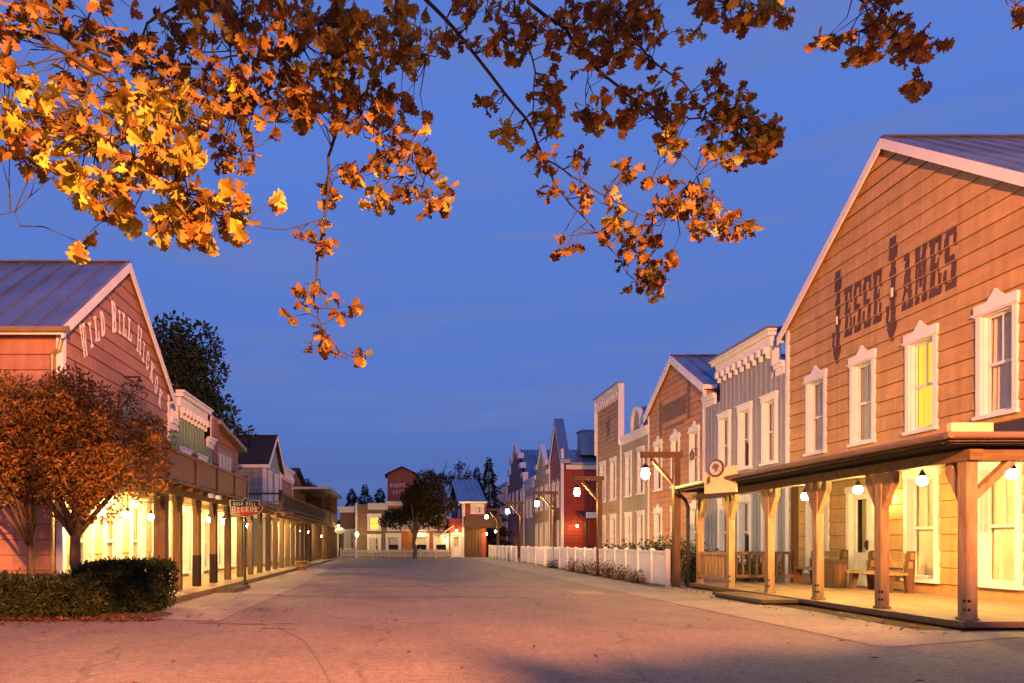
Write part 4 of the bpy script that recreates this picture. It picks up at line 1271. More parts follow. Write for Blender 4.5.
postsA = [15.6, 16.75] + [18.3 + 1.62 * k for k in range(7)]
t, W = left_porch('front_porch', 'timber porch with solid board balcony in front of the rose gabled house', 13.2, 28.9, postsA, 2.42, 2.7, (2, 3))
bal = [15.3, 17.3, 19.3, 21.3, 23.0]
for i, Y in enumerate(bal):
    a = MB(); W(a, -5.32, -5.18, Y - .07, Y + .07, 2.7, 3.52); a.build('balcony_post', BALC, t)
for i in range(4):
    a = MB(); n = 14; y0, y1 = bal[i] + .075, bal[i + 1] - .075
    for k in range(n): W(a, -5.265, -5.235, y0 + (y1 - y0) * k / n + .003, y0 + (y1 - y0) * (k + 1) / n - .003, 2.76, 3.36)
    W(a, -5.31, -5.19, y0, y1, 3.361, 3.43); a.build('balcony_panel', BALC, t)
a = MB(); n = 12
for k in range(n): W(a, -7.4 + 2.05 * k / n, -7.4 + 2.05 * (k + 1) / n - .006, 15.27, 15.3, 2.76, 3.36)
W(a, -7.4, -5.33, 15.24, 15.34, 3.361, 3.43); a.build('balcony_panel', BALC, t)
a = MB()
for y in (17.6, 18.3, 20.4): W(a, -5.0, -4.9, y, y + .22, 2.45, 2.55)
a.build('eave_light', TRIM, t)

postsB = [29.6 + 1.6 * k for k in range(11)]
t, W = left_porch('covered_walk', 'long timber walkway with open dark railing balcony, beyond the red hanging sign', 29.3, 47.0, postsB, 2.35, 2.6)
a = MB()
for z in (3.36, 2.75): W(a, -5.3, -5.22, 29.6, 46.9, z, z + .08)
for k in range(86): W(a, -5.285, -5.235, 29.65 + k * .2, 29.72 + k * .2, 2.83, 3.36)
W(a, -5.34, -5.18, 29.5, 29.66, 2.62, 3.55)
a.build('railing', DWOOD, t)
a = MB()
for z in (3.36, 3.0): W(a, -8.1, -5.35, 29.56, 29.62, z, z + .08)
W(a, -8.1, -7.98, 29.52, 29.64, 2.62, 3.5); a.build('railing', DWOOD, t)

t = thing('covered_balcony', 'dark two storey timber balcony with flat roof at the far end of the left row', 'porch', (-6.5, 47.2, 0))
W = lambda a, x0, x1, y0, y1, z0, z1: a.box(x0 + 6.5, x1 + 6.5, y0 - 47.2, y1 - 47.2, z0, z1)
a = MB(); W(a, -9, -5.3, 47.2, 57, 2.45, 2.65); a.build('upper_floor', DWOOD, t)
for q in [(-5.55, 47.3 + k * 1.58, 0, 2.45) for k in range(7)] + [(-5.55, 47.3, 2.65, 4.9), (-5.55, 56.8, 2.65, 4.9), (-5.55, 52, 2.65, 4.9), (-8.9, 47.3, 2.65, 4.9)]:
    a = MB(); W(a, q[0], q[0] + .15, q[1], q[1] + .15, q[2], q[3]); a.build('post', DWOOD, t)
a = MB(); W(a, -5.5, -5.45, 47.46, 56.8, 2.66, 3.6); W(a, -8.75, -5.56, 47.32, 47.37, 2.66, 3.6); W(a, -9.0, -8.95, 47.2, 57, 2.66, 4.9); W(a, -9, -5.5, 56.5, 56.6, 2.66, 4.9); a.build('railing_panel', DWOOD, t)
a = MB(); W(a, -9.6, -5.0, 46.7, 57.4, 4.92, 5.08); a.build('roof', METAL, t)
a = MB(); W(a, -8.6, -7.6, 51, 52.4, 5.081, 5.55); a.build('roof_box', WHITEL, t)
a = MB(); W(a, -9.0, -5.8, 56.3, 56.4, .0, 2.4); W(a, -7.52, -7.46, 53.05, 56.2, 0, 2.44); a.build('lower_wall', BALC, t)
a = MB(); W(a, -5.62, -5.3, 57.1, 57.35, 0, 2.2); a.build('end_post', TRIMD, t)

lamps = [(-6.75, 15.2, 2.0, 'leftmost lit lamp under the rose house porch, above the hedge'), (-6.8, 16.9, 2.0, 'middle lit lamp under the rose house porch, above the hedge'),
         (-6.8, 18.5, 2.0, 'right lit lamp of the three above the hedge, next to the thick post'), (-6.3, 22.3, 2.05, 'left lit lamp of the pair under the timber balcony'),
         (-6.3, 24.1, 2.05, 'right lit lamp of the pair under the timber balcony'), (-6.3, 28.0, 2.0, 'left lamp of the three lit lamps below the red hanging sign'),
         (-6.3, 30.2, 2.0, 'middle lamp of the three lit lamps below the red hanging sign'), (-6.3, 32.0, 2.0, 'right lamp of the three lit lamps below the red hanging sign'),
         (-6.3, 41.5, 2.0, 'large lit lamp under the open railing balcony, left of another lamp'), (-6.3, 46.2, 2.0, 'lit lamp near the far end of the open railing balcony'),
         (-6.2, 52.5, 1.75, 'dim small lamp under the dark covered balcony, last on the left')]
for x, y, z, lb in lamps:
    pendant('pendant_lamp', x, y, z, 2.5, lb, BULBL if y < 50 else BULBF, .086 if y < 50 else .05, group='lamps under the left hand porches')

# hanging sign on its pole
t = thing('hanging_sign', 'red and black lettered sign with white outline on a dark pole', 'sign', (-4.55, 19.67, 0))
a = MB(); a.tube([(0, .1, 0), (0, .1, 2.5)], [.045, .035], 8); a.lathe([(.055, 2.5), (.02, 2.56)], 8, (0, .1, 0)); a.lathe([(.09, 0), (.09, .1), (.06, .14)], 8, (0, .1, .0)); a.build('pole', DARKM, t)
kk = 19.67 / FPX
sx = lambda px: (px - VX) * kk + 4.55
sz = lambda py: CH + (VY - py) * kk
out = [(229.5, 500), (231, 514.6), (239, 514.6), (241, 516.5), (247, 517.3), (252, 515.2), (259, 514), (262, 510), (263.5, 507), (259.5, 505), (259.5, 500.3), (248.5, 500.6), (245.5, 497.3), (242.5, 500.2)]
P_ = [(sx(x), sz(y)) for x, y in out][::-1]
ccx = sum(p[0] for p in P_) / len(P_); ccz = sum(p[1] for p in P_) / len(P_)
a = MB(); a.prism(P_, FR, -.02, .02); a.build('border', SIGNL, t)
a = MB(); a.prism([(ccx + (x - ccx) * .95, ccz + (z - ccz) * .93) for x, z in P_], FR, .021, .026); a.build('panel', BLACKP, t)
lw = [(sx(232), sz(508.8)), (sx(240), sz(507.4)), (sx(249), sz(506.4)), (sx(261), sz(507)), (sx(258.5), sz(512.6)), (sx(252), sz(514)), (sx(247), sz(515.8)), (sx(242), sz(515)), (sx(239.5), sz(513.6)), (sx(232), sz(513.6))]
a = MB(); a.prism(lw[::-1], FR, .027, .031); a.build('lower_panel', REDP, t)
a = MB()
for i, ch in enumerate('WILD BILL'):
    if ch == ' ': continue
    x0 = sx(233.5 + i * 2.55); zb = sz(506.2 - 1.1 * math.sin(i / 8 * math.pi))
    glyph(a, ch, lambda x, y: FR(x0 + x * 2.1 * kk, zb + y * (3.6 if i in (0, 5) else 3.0) * kk, .034), 10, 16)
for i, ch in enumerate('HICKOK'):
    x0 = sx(232 + i * 4.5); zb = sz(513.4 - .9 * math.sin(i / 5 * math.pi) - i * .25)
    glyph(a, ch, lambda x, y: FR(x0 + x * 3.9 * kk, zb + y * (6.8 if i == 0 else 5.3) * kk, .0345), 12, 20)
a.build('lettering', SIGNL, t)
# small oval sign
t = thing('oval_sign', 'small pale oval sign hanging at the end of the left row', 'sign', (xx(339.5) * .95, 55.2, 1.6))
a = MB(); a.prism([(.42 * math.cos(i * math.pi / 8), .25 * math.sin(i * math.pi / 8) + .62) for i in range(16)], FR, -.03, .03); a.build('board', TRIM, t)
a = MB(); a.bar((-.3, 0, .8), (-.3, 0, 1.25), .03, .03); a.bar((.3, 0, .8), (.3, 0, 1.25), .03, .03); a.bar((-.9, 0, 1.26), (.45, 0, 1.26), .06, .06); a.bar((-.9, 0, -1.6), (-.9, 0, 1.3), .1, .1); a.build('bracket', DWOOD, t)
a = MB(); a.prism([(.3 * math.cos(i * math.pi / 8), .15 * math.sin(i * math.pi / 8) + .62) for i in range(16)], FR, .031, .036); a.build('panel', TRIMD, t)
walllamp(xx(338.5) * .95, 55.0, 2.62, 'small lit lamp above the pale oval sign', BULBF, .05)
# planter tub and dark step
t = thing('planter_tub', 'wooden half barrel tub standing at the edge of the left walkway', 'tub', (-4.55, 31.0, .012))
a = MB(); a.lathe([(.2, 0), (.26, .2), (.29, .42), (.25, .43), (.24, .34)], 14); a.build('staves', BALC, t); a = MB()
for z, r in ((.1, .243), (.32, .285)): a.lathe([(r, z), (r + .006, z + .02), (r, z + .04)], 14)
a.build('hoop', DARKM, t)
t = thing('step', 'dark mat covered step at the edge of the left porch', 'step', (-4.5, 18.2, .012))
a = MB(); a.box(-.28, .26, -.9, .9, 0, .07); a.build('base', DWOOD, t); a = MB(); a.box(-.26, .24, -.85, .85, .072, .085); a.build('mat', ROOM, t)


# ------------------------------------------------------------------ flood lamps on the ground behind the fence, washing the fronts
for i, (X, Y, lb) in enumerate(((9.6, 28.6, 'low flood lamp at the near half of the brown gabled house'), (9.6, 31.6, 'low flood lamp at the far half of the brown gabled house'), (9.6, 35.2, 'low flood lamp washing the arched storefront'),
                                (9.6, 39.6, 'low flood lamp washing the tall brown storefront'), (9.6, 53.2, 'low flood lamp washing the steep red house'), (9.6, 58.8, 'low flood lamp washing the tan stepped house'), (9.6, 72.0, 'low flood lamp washing the stepped brick house'))):
    t = thing('flood_lamp', lb, 'lamp', (X, Y, .0), 0, 'flood lamps behind the white fence')
    a = MB(); a.prism([(-.12, .12), (.1, .1), (.04, .4), (-.12, .3)], lambda u, v, w: (u, w, v), -.22, .22); a.box(-.03, .03, -.03, .03, 0, .12); a.build('housing', DARKM, t)
    a = MB(); a.quad((.112, -.19, .13), (.112, .19, .13), (.06, .19, .37), (.06, -.19, .37)); a.build('lens', FLOOD, t)


t = thing('flood_lamp', 'low flood lamp behind the spreading bush, washing the rose house side wall', 'lamp', (-8.9, 13.9, .0), R(90))
a = MB(); a.prism([(-.12, .12), (.1, .1), (.04, .4), (-.12, .3)], lambda u, v, w: (u, w, v), -.22, .22); a.box(-.03, .03, -.03, .03, 0, .12); a.build('housing', DARKM, t)
a = MB(); a.quad((.112, -.19, .13), (.112, .19, .13), (.06, .19, .37), (.06, -.19, .37)); a.build('lens', emit('flood_glow_soft', (1, .5, .12), 32), t)

# ------------------------------------------------------------------ fences
def fence(name, label, X, Ya, Yb, step, h, kind, base=.012):
    t = thing(name, label, 'fence', (X, Ya, base), 0)
    n = max(1, round((Yb - Ya) / step)); st = (Yb - Ya) / n
    for i in range(n + 1):
        a = MB(); y = i * st; a.box(-.06, .06, y - .06, y + .06, 0, h + .03)
        a.prism([(-.072, h + .031), (.072, h + .031), (.0, h + .075)], lambda u, v, w, y=y: (u, y + w, v), -.075, .075); a.build('post', FENCE, t)
    for i in range(n):
        a = MB(); y0, y1 = i * st + .065, (i + 1) * st - .065
        bw = .11 if kind != 'picket' else .09; gap = .006 if kind == 'solid' else (.02 if kind == 'close' else .11)
        k = int((y1 - y0) / (bw + gap)); w = (y1 - y0) / k
        for j in range(k):
            ya, yb = y0 + j * w + gap / 2, y0 + (j + 1) * w - gap / 2; dh = random.uniform(-.012, .012)
            if kind == 'solid': a.box(-.022, .022, ya, yb, .05, h - .05)
            else: a.prism([(ya, .06), (yb, .06), (yb, h - .06 + dh), ((ya + yb) / 2 + dh * .5, h + .03 + dh), (ya, h - .06 + dh)], lambda u, v, q: (q, u, v), -.018, .018)
        for z in ((h - .05, .03) if kind == 'solid' else (h - .28, .22)):
            a.box(.024 if kind != 'solid' else -.04, .06 if kind != 'solid' else .04, y0, y1, z + .001, z + .06)
        a.build('panel', FENCE, t)
    return t


fence('board_fence', 'solid white board fence running from the end of the porch', 7.72, 19.85, 27.1, 1.3, 1.02, 'solid')
fence('paling_fence', 'close white paling fence with pointed tops, in front of the red gap wall', 7.7, 27.25, 36.2, 1.5, 1.0, 'close')
fence('picket_gate', 'open white picket section between two stretches of closed fence', 7.6, 36.4, 43.4, 2.33, .98, 'picket')
fence('far_fence', 'white paling fence farthest along the right hand pavement', 7.3, 43.6, 57, 1.9, .98, 'close')
t = thing('low_fence', 'long low white picket fence closing the end of the street', 'fence', (xx(343), 55.9, 0))
wd = xx(450) - xx(343); a = MB(); n = int(wd / .16)
for i in range(n): a.box(i * .16, i * .16 + .085, -.015, .015, .08, .68)
for z in (.2, .52): a.box(0, wd, .018, .05, z, z + .07)
a.build('pickets', TRIMD, t)
for i in range(8):
    a = MB(); x = wd * i / 7; a.box(x - .06, x + .06, -.05, .07, 0, .8); a.build('post', TRIMD, t)


# ------------------------------------------------------------------ foliage
RUSTL = leafmat('leaves_rust', [(.06, .05, .015), (.18, .085, .02), (.32, .14, .028), (.42, .2, .035), (.13, .11, .025), (.22, .09, .02)], .3)
OAKL = leafmat('leaves_oak_brown', [(.06, .034, .01), (.11, .058, .014), (.19, .095, .018), (.09, .062, .015), (.26, .15, .025), (.12, .055, .013), (.1, .095, .022)], .35)
OAKY = leafmat('leaves_oak_yellow', [(.28, .19, .02), (.36, .29, .03), (.2, .21, .03), (.34, .31, .035), (.13, .16, .025), (.3, .15, .02), (.18, .08, .013), (.1, .1, .02)], .35)
OAKG = leafmat('leaves_oak_green', [(.12, .13, .03), (.2, .17, .03), (.16, .09, .02), (.1, .11, .03), (.3, .18, .03)], .3)
HEDGL = leafmat('leaves_hedge', [(.012, .025, .009), (.02, .035, .012), (.03, .042, .014), (.018, .02, .008)], .15)
JUNL = leafmat('leaves_juniper', [(.015, .026, .01), (.026, .036, .013), (.038, .04, .014)], .15)
DARKL = leafmat('leaves_dark', [(.012, .022, .01), (.02, .035, .014), (.03, .045, .02)], .15)
DUSKL = leafmat('leaves_dusky', [(.018, .02, .009), (.03, .028, .011), (.045, .03, .011), (.02, .024, .01)], .2)
SHRUBL = leafmat('leaves_shrub', [(.03, .06, .02), (.05, .09, .03), (.08, .08, .03), (.02, .045, .015)], .2)
FLOWL = leafmat('leaves_flowering', [(.06, .08, .03), (.09, .1, .03), (.25, .06, .05), (.08, .07, .03), (.3, .1, .08)], .2)
LITTER = leafmat('leaves_fallen', [(.12, .05, .02), (.2, .08, .02), (.08, .04, .02), (.26, .13, .03)], .1)


def rdir(rr):
    z = rr.uniform(-1, 1); t = rr.uniform(0, 2 * math.pi); s = math.sqrt(1 - z * z)
    return Vector((s * math.cos(t), s * math.sin(t), z))


def leaf(mb, p, d, up, L, w=.45):          # a bent leaf-sized face pair
    s = d.cross(up)
    if s.length < 1e-3: s = d.cross(Vector((1, 0, .2)))
    s = s.normalized() * (L * w / 2); n = s.cross(d).normalized() * L * .12
    a = p; b = p + d * L * .5 + s + n; c = p + d * L; e = p + d * L * .5 - s + n
    mb.add([a, b, c, e], [(0, 1, 2), (0, 2, 3)])


def cloud(mb, blobs, n, size, rr, shell=.55, droop=0.0):
    tot = sum(b[3] * b[4] * b[5] for b in blobs) if False else sum((b[3] * b[4] * b[5]) ** .67 for b in blobs)
    for x, y, z, rx, ry, rz_ in blobs:
        for _ in range(int(n * (rx * ry * rz_) ** .67 / tot)):
            d = rdir(rr); k = rr.random() ** (1 / 3) if rr.random() > shell else rr.uniform(.75, 1.08)
            p = Vector((x + d.x * rx * k, y + d.y * ry * k, z + d.z * rz_ * k))
            q = (rdir(rr) + d * .5 + Vector((0, 0, -droop))).normalized()
            leaf(mb, p, q, rdir(rr), size * rr.uniform(.6, 1.3))


def limbs(mb, base, top, r, tips, rr, lean=(0, 0), n=7):
    tips = tips[::3] if len(tips) > 30 else tips
    base = Vector(base); top = Vector(top)
    pts = [base.lerp(top, i / 5) + Vector((rr.uniform(-1, 1), rr.uniform(-1, 1), 0)) * r * .5 * (0 < i < 5) for i in range(6)]
    mb.tube([base + Vector((0, 0, -.05))] + pts, [r * 1.5] + [r * (1 - .09 * i) for i in range(6)], n)
    for q in tips:
        q = Vector(q); s = pts[rr.choice((3, 4, 5))]; m = s.lerp(q, .5) + Vector((rr.uniform(-.3, .3), rr.uniform(-.3, .3), .15)) * (q - s).length * .3
        mb.tube([s, s.lerp(m, .6), m, m.lerp(q, .6), q], [r * .5, r * .4, r * .3, r * .2, r * .08], 5)


def tree(name, label, base, h_trunk, r, blobs, n, size, m, rr, cat='tree', group=None, extra=(), droop=.0, shell=.55):
    t = thing(name, label, cat, base, 0, group)
    a = MB(); limbs(a, (0, 0, 0), (rr.uniform(-.1, .1), rr.uniform(-.1, .1), h_trunk), r, [(b[0], b[1], b[2] + b[5] * .3) for b in blobs] + list(extra), rr)
    a.build('trunk', BARK, t, True)
    a = MB(); cloud(a, blobs, n, size, rr, shell, droop); a.build('crown', m, t)
    return t


rr = random.Random(21)


def blobset(c, R_, n, r0, r1, rr, flat=1.0):
    out = []
    for i in range(n):
        d = rdir(rr) * rr.uniform(.45, 1.0)
        r = rr.uniform(r0, r1)
        out.append((c[0] + d.x * R_[0], c[1] + d.y * R_[1], c[2] + d.z * R_[2], r, r, r * flat))
    return out


tree('maple_tree', 'small rust leaved tree with thicker trunk, standing behind the clipped hedge', (-6.15, 13.0, 0), 2.3, .13,
     blobset((-.05, 0, 3.2), (1.6, 1.15, 1.38), 70, .22, .46, rr), 17000, .095, RUSTL, rr, group='rust leaved trees behind the hedge')
tree('maple_tree', 'small rust leaved tree with slim forked trunk, cut by the left edge', (-7.15, 13.1, 0), 2.0, .085,
     blobset((-.1, 0, 3.3), (1.65, 1.15, 1.4), 70, .22, .46, rr), 16000, .095, RUSTL, rr, group='rust leaved trees behind the hedge')


def hedge(name, label, box, n, size, m, lump):
    x0, x1, y0, y1, h = box; t = thing(name, label, 'hedge', ((x0 + x1) / 2, (y0 + y1) / 2, 0))
    X, Y = (x1 - x0) / 2, (y1 - y0) / 2; a = MB(); r = random.Random(name)
    for _ in range(n):
        f = r.random()
        x, y, z = r.uniform(-X, X), r.uniform(-Y, Y), r.uniform(.03, h)
        if f < .4: y = -Y
        elif f < .55: x = X
        elif f < .9: z = h
        dz = lump * mnoise.noise(Vector((x * 1.7, y * 1.7, z * 1.7))); k = 1 + dz - .06 * (1 - min(1, z / .3))
        ed = max(abs(x) / X, abs(y) / Y)
        if z > h * .95 and ed > .9: z -= (ed - .9) * 1.2 * h * .6
        p = Vector((x * k, y * k, max(.02, z * (1 + dz * .9) + r.gauss(0, .03))))
        leaf(a, p + rdir(r) * .04, (rdir(r) + Vector((0, -.2, .5))).normalized(), rdir(r), size * r.uniform(.6, 1.4), .55)
    for _ in range(170):            # stray shoots
        x, y = r.uniform(-X, X) * .95, r.uniform(-Y, Y) * .95; z0 = h * r.uniform(.85, 1.0); q = Vector((r.uniform(-.4, .4), r.uniform(-.5, .2), 1)).normalized(); ln = r.uniform(.06, .2)
        for k in range(6): leaf(a, Vector((x, y, z0)) + q * ln * k / 5, (q + rdir(r) * .8).normalized(), rdir(r), size * r.uniform(.5, .9), .5)
    a.build('leaves', m, t)
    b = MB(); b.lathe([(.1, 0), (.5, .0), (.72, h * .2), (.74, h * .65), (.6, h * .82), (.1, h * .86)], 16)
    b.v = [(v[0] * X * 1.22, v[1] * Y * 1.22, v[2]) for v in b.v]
    b.build('dark_core', ROOM, t)  # solid dark core standing for the shade inside the hedge
    return t


hedge('clipped_hedge', 'square clipped dark green hedge at the foot of the rust leaved tree', (-5.95, -4.5, 12.35, 13.6, .86), 9000, .07, HEDGL, .06)
hedge('spreading_juniper', 'low spreading bush growing in front of the clipped hedge, left corner', (-8.6, -5.3, 11.5, 12.6, .62), 9000, .09, JUNL, .2)

tree('broadleaf_tree', 'tall dark tree rising behind the green storefront on the left', (-11.3, 35, 0), 7, .3,
     blobset((.0, 0, 9.3), (2.0, 2.0, 3.2), 20, .8, 1.4, rr) + [(2.3, 0, 7.2, .7, .7, .5), (3.2, 0, 6.9, .5, .5, .35), (1.2, 0, 8.2, .9, .9, .7), (-3, 0, 9.5, 1.2, 1.2, 1.2)], 9000, .3, DARKL, rr)
tree('round_tree', 'dark round crowned tree standing in front of the houses that close the street', (.95, 53.5, 0), 3.0, .2,
     blobset((.9, 0, 4.4), (1.8, 1.5, 1.8), 28, .5, .9, rr, .9) + [(-2.2, 0, 2.9, .6, .6, .4), (-1.7, 0, 3.4, .7, .7, .5), (-.9, 0, 3.3, .9, .8, .6), (2.0, 0, 2.8, .7, .6, .5), (-1.5, 0, 3.0, .9, .8, .6), (1.2, 0, 3.1, .9, .8, .6), (2.3, 0, 4.0, .8, .8, .7)], 13000, .24, DUSKL, rr)
for px, h, r_, lb in ((437, 8.4, .9, 'sparse autumn tree above the round tree, left of two'), (460, 8.8, 1.0, 'sparse autumn tree rising behind the red barn roof')):
    X = (px - VX) * 78 / FPX
    bl = blobset((0, 0, h - .3), (1.8, 1.2, 2.0), 20, .3, .55, rr)
    tree('autumn_tree', lb, (X, 78, 0), h - 1.2, .14, bl, 1100, .26, DUSKL, rr, extra=[(rr.uniform(-1.7, 1.7), 0, h + rr.uniform(0, 2.2)) for _ in range(9)], group='sparse autumn trees at the end of the street', shell=.4)


def conifer(label, px, y, top, wid, grp='conifers beyond the end of the street'):
    X = (px - VX) * y / FPX
    t = thing('conifer_tree', label, 'tree', (X, y, 0), 0, grp); a = MB(); r = random.Random(label)
    b = MB(); b.tube([(0, 0, -.05), (0, 0, top * .5), (0, 0, top * .96)], [.22, .14, .03], 7)
    for _ in range(4200):
        k = r.random() ** .6; z = top * (1 - k * .88); rad = wid * k * (.75 + .35 * math.sin(z * 5 + r.random())) * r.uniform(.35, 1.05)
        th = r.uniform(0, 6.283); p = Vector((rad * math.cos(th), rad * math.sin(th), z - rad * .25))
        leaf(a, p, Vector((math.cos(th), math.sin(th), -.35)).normalized(), rdir(r), .34 * r.uniform(.6, 1.3), .35)
    b.build('trunk', BARK, t, True); a.build('crown', DARKL, t)


for px, y, py, wd, lb in ((352, 76, 488, 3.0, 'dark conifer behind the pale side house, leftmost'), (365, 80, 484, 3.4, 'dark conifer behind the sand house, middle of three'),
                          (380, 74, 487, 3.2, 'dark conifer just left of the square tower'), (489, 66, 457, 2.6, 'tall dark conifer between the red barn and the right hand row'), (477, 76, 466, 2.4, 'dark conifer peeping over the barn roof')):
    conifer(lb, px, y, CH + (VY - py) * y / FPX, wd)
X = (321 - VX) * 70 / FPX
tree('broadleaf_tree', 'dark tree top showing over the far end of the left row', (-9.6, 64, 0), 5, .2, blobset((0, 0, 6.2), (1.6, 1.5, 1.3), 9, .6, 1.0, rr), 2500, .28, DARKL, rr)


def shrub(name, label, loc, rx, ry, h, n, size, m, group=None, seed=0, spikes=0):
    t = thing(name, label, 'plant', loc, 0, group); r = random.Random(seed); a = MB()
    st = MB()
    for i in range(9):
        q = Vector((r.uniform(-rx, rx) * .8, r.uniform(-ry, ry) * .8, h * r.uniform(.6, 1)))
        st.tube([(q.x * .3, q.y * .3, -.02), (q.x * .6, q.y * .6, q.z * .5), tuple(q)], [.012, .009, .004], 4)
        for _ in range(n // 9):
            k = r.uniform(.1, 1.0); p = Vector((q.x * (.3 + .7 * k), q.y * (.3 + .7 * k), q.z * k)) + rdir(r) * min(rx, .22)
            if p.z < .02: p.z = .02
            leaf(a, p, (rdir(r) + Vector((0, 0, .5))).normalized(), rdir(r), size * r.uniform(.6, 1.3), .45)
    st.build('stems', TWIG, t); a.build('leaves', m, t)
    return t


for i, (y, h) in enumerate(((20.6, 1.25), (22.0, 1.3), (23.5, 1.25), (25.2, 1.35), (27.4, 1.2))):
    shrub('garden_shrub', ['green shrub behind the board fence, beside the tall lantern post', 'green shrub behind the board fence, second from the porch', 'green shrub behind the board fence, third from the porch',
                           'tallest green shrub behind the board fence, in front of the tall brown front', 'green shrub where the board fence meets the pointed palings'][i], (8.6, y, 0), .55, .75, h + .12, 1500, .12, SHRUBL, 'green shrubs behind the white fence', i)
for i, (y, h) in enumerate(((21.6, .3), (23.0, .42), (24.4, .5), (25.8, .48), (27.6, .5), (29.6, .5), (33.5, .3), (46, .5))):
    shrub('flowering_plant', ['low reddish plant at the foot of the board fence, nearest the porch', 'reddish flowering plant at the foot of the board fence, second from the porch', 'bushy reddish plant at the middle of the board fence',
                              'reddish flowering plant near the far end of the board fence', 'leafy plant where the pointed palings begin', 'leafy plant at the foot of the pointed palings', 'small plant near the picket gate', 'leafy plant at the foot of the farthest fence'][i],
          (7.42, y, .012), .22, .6, h, 420, .075, FLOWL if i < 6 else SHRUBL, 'plants along the foot of the white fence', 40 + i)
for i, (x, y) in enumerate(((10.9, 20.6), (11.2, 22.3), (11.2, 23.8))):
    shrub('garden_shrub', ['dark shrub just behind the porch end railing', 'dark shrub below the middle window of the grey storefront', 'dark shrub below the far window of the grey storefront'][i], (x, y, 0), .5, .5, .95, 600, .1, SHRUBL, 'shrubs beside the grey storefront', 70 + i)
# ------------------------------------------------------------------ overhanging oak
oak = thing('oak_tree', 'autumn oak whose leafy boughs hang across the top of the street', 'tree', (4.6, -2.7, 0))
OB = Vector((4.6, -2.7, 0)); rr = random.Random(77)
ST = [0, .08, .14, .2, .26, .32, .38, .44, .5, .56, .62, .68, .74, .8, .86, .92, .97, 1.0]
WD = [.02, .04, .16, .2, .12, .14, .3, .36, .33, .2, .22, .4, .43, .34, .2, .24, .2, .04]


def oakleaf(mb, p, d, up, L, rr):
    s = d.cross(up)
    if s.length < .05: s = d.cross(Vector((.3, 1, .2)))
    s.normalize(); n = s.cross(d).normalized(); bend = rr.uniform(-.5, .25); fold = rr.uniform(.1, .45); tw = rr.uniform(-.4, .4)
    vs = []; fs = []
    for i, (u, w) in enumerate(zip(ST, WD)):
        w = w * rr.uniform(.9, 1.1) * L; c = p + d * (L * u) + n * (L * bend * u * u)
        sl = (s + n * tw * u).normalized()
        lead = d * (w * .3)
        vs += [tuple(c - OB), tuple(c + sl * w + n * w * fold + lead - OB), tuple(c - sl * w + n * w * fold + lead - OB)]
        if i:
            o = 3 * i
            fs += [(o - 3, o - 2, o + 1, o), (o - 3, o, o + 2, o - 1)]
    mb.add(vs, fs)


branches = []          # polylines as (list of points, r0, r1); depth varies along each bough


def bough(px, r0, r1, lead=None):
    pts = [at(*q) for q in px]
    if lead: pts = [Vector(q) for q in lead] + pts
    branches.append((pts, r0, r1))


hub1 = (4.4, -2.5, 4.9); hub2 = (-.2, .6, 5.9); hub3 = (.9, 1.0, 6.1)
bough([(-60, 75, 4.9), (0, 55, 4.6), (30, 32, 4.6), (75, 40, 4.7), (103, 53, 4.8), (150, 70, 5.0), (190, 83, 5.2), (235, 105, 5.3), (275, 125, 5.4)], .06, .012, [hub2, (-2.2, 2.6, 5.7), (-3.9, 4.0, 5.0)])
bough([(30, 32, 4.6), (60, 52, 4.5), (91, 71, 4.5), (118, 82, 4.5), (150, 104, 4.6), (200, 118, 4.8), (240, 150, 4.9)], .03, .008)
bough([(91, 71, 4.5), (88, 95, 4.3), (80, 110, 4.2), (90, 140, 4.1), (120, 155, 4.05), (160, 175, 4.1), (200, 205, 4.15), (240, 230, 4.2)], .018, .005)
bough([(75, 40, 4.7), (88, 18, 4.8), (95, -10, 4.8)], .016, .01)
bough([(200, -30, 5.3), (146, 24, 5.2), (158, 14, 5.2), (170, 22, 5.2), (176, 40, 5.2), (200, 52, 5.2), (240, 50, 5.2)], .02, .006, [hub2, (-1.2, 3.6, 5.9)])
bough([(330, -40, 5.2), (345, 20, 5.3), (350, 60, 5.4), (352, 100, 5.5), (335, 140, 5.5), (330, 157, 5.5), (325, 217, 5.5), (318, 260, 5.5), (314, 287, 5.5), (317, 310, 5.5), (322, 330, 5.5), (340, 350, 5.5), (366, 363, 5.5)], .034, .004, [hub2, (-.4, 3.4, 5.9)])
bough([(325, 217, 5.5), (300, 226, 5.4), (280, 230, 5.3), (255, 226, 5.2)], .008, .004)
bough([(352, 100, 5.5), (362, 116, 5.4), (378, 135, 5.4), (392, 160, 5.4), (412, 182, 5.4), (440, 195, 5.4)], .014, .004)
bough([(345, 20, 5.3), (300, 40, 5.1), (270, 60, 5.0), (230, 55, 5.0), (205, 70, 5.0)], .02, .006)
bough([(350, 60, 5.4), (385, 55, 5.3), (410, 45, 5.3), (425, 60, 5.3)], .018, .005)
bough([(415, -40, 5.4), (425, 0, 5.5), (460, 34, 5.6), (505, 91, 5.8), (533, 132, 5.9), (548, 165, 6.0), (560, 191, 6.0), (578, 212, 6.1), (596, 231, 6.1), (628, 272, 6.2), (651, 300, 6.2)], .036, .005, [hub2, hub3, (.2, 3.6, 6.0)])
bough([(548, 160, 6.0), (572, 176, 6.0), (596, 191, 6.0), (620, 204, 5.9), (646, 216, 5.9), (668, 214, 5.9), (692, 212, 5.9)], .013, .004)
bough([(520, -30, 5.8), (564, 27, 5.8), (592, 64, 5.8), (610, 80, 5.8), (628, 95, 5.8), (664, 109, 5.8), (690, 117, 5.8), (716, 122, 5.8), (740, 125, 5.8)], .034, .005, [hub3, (1.0, 3.6, 6.2)])
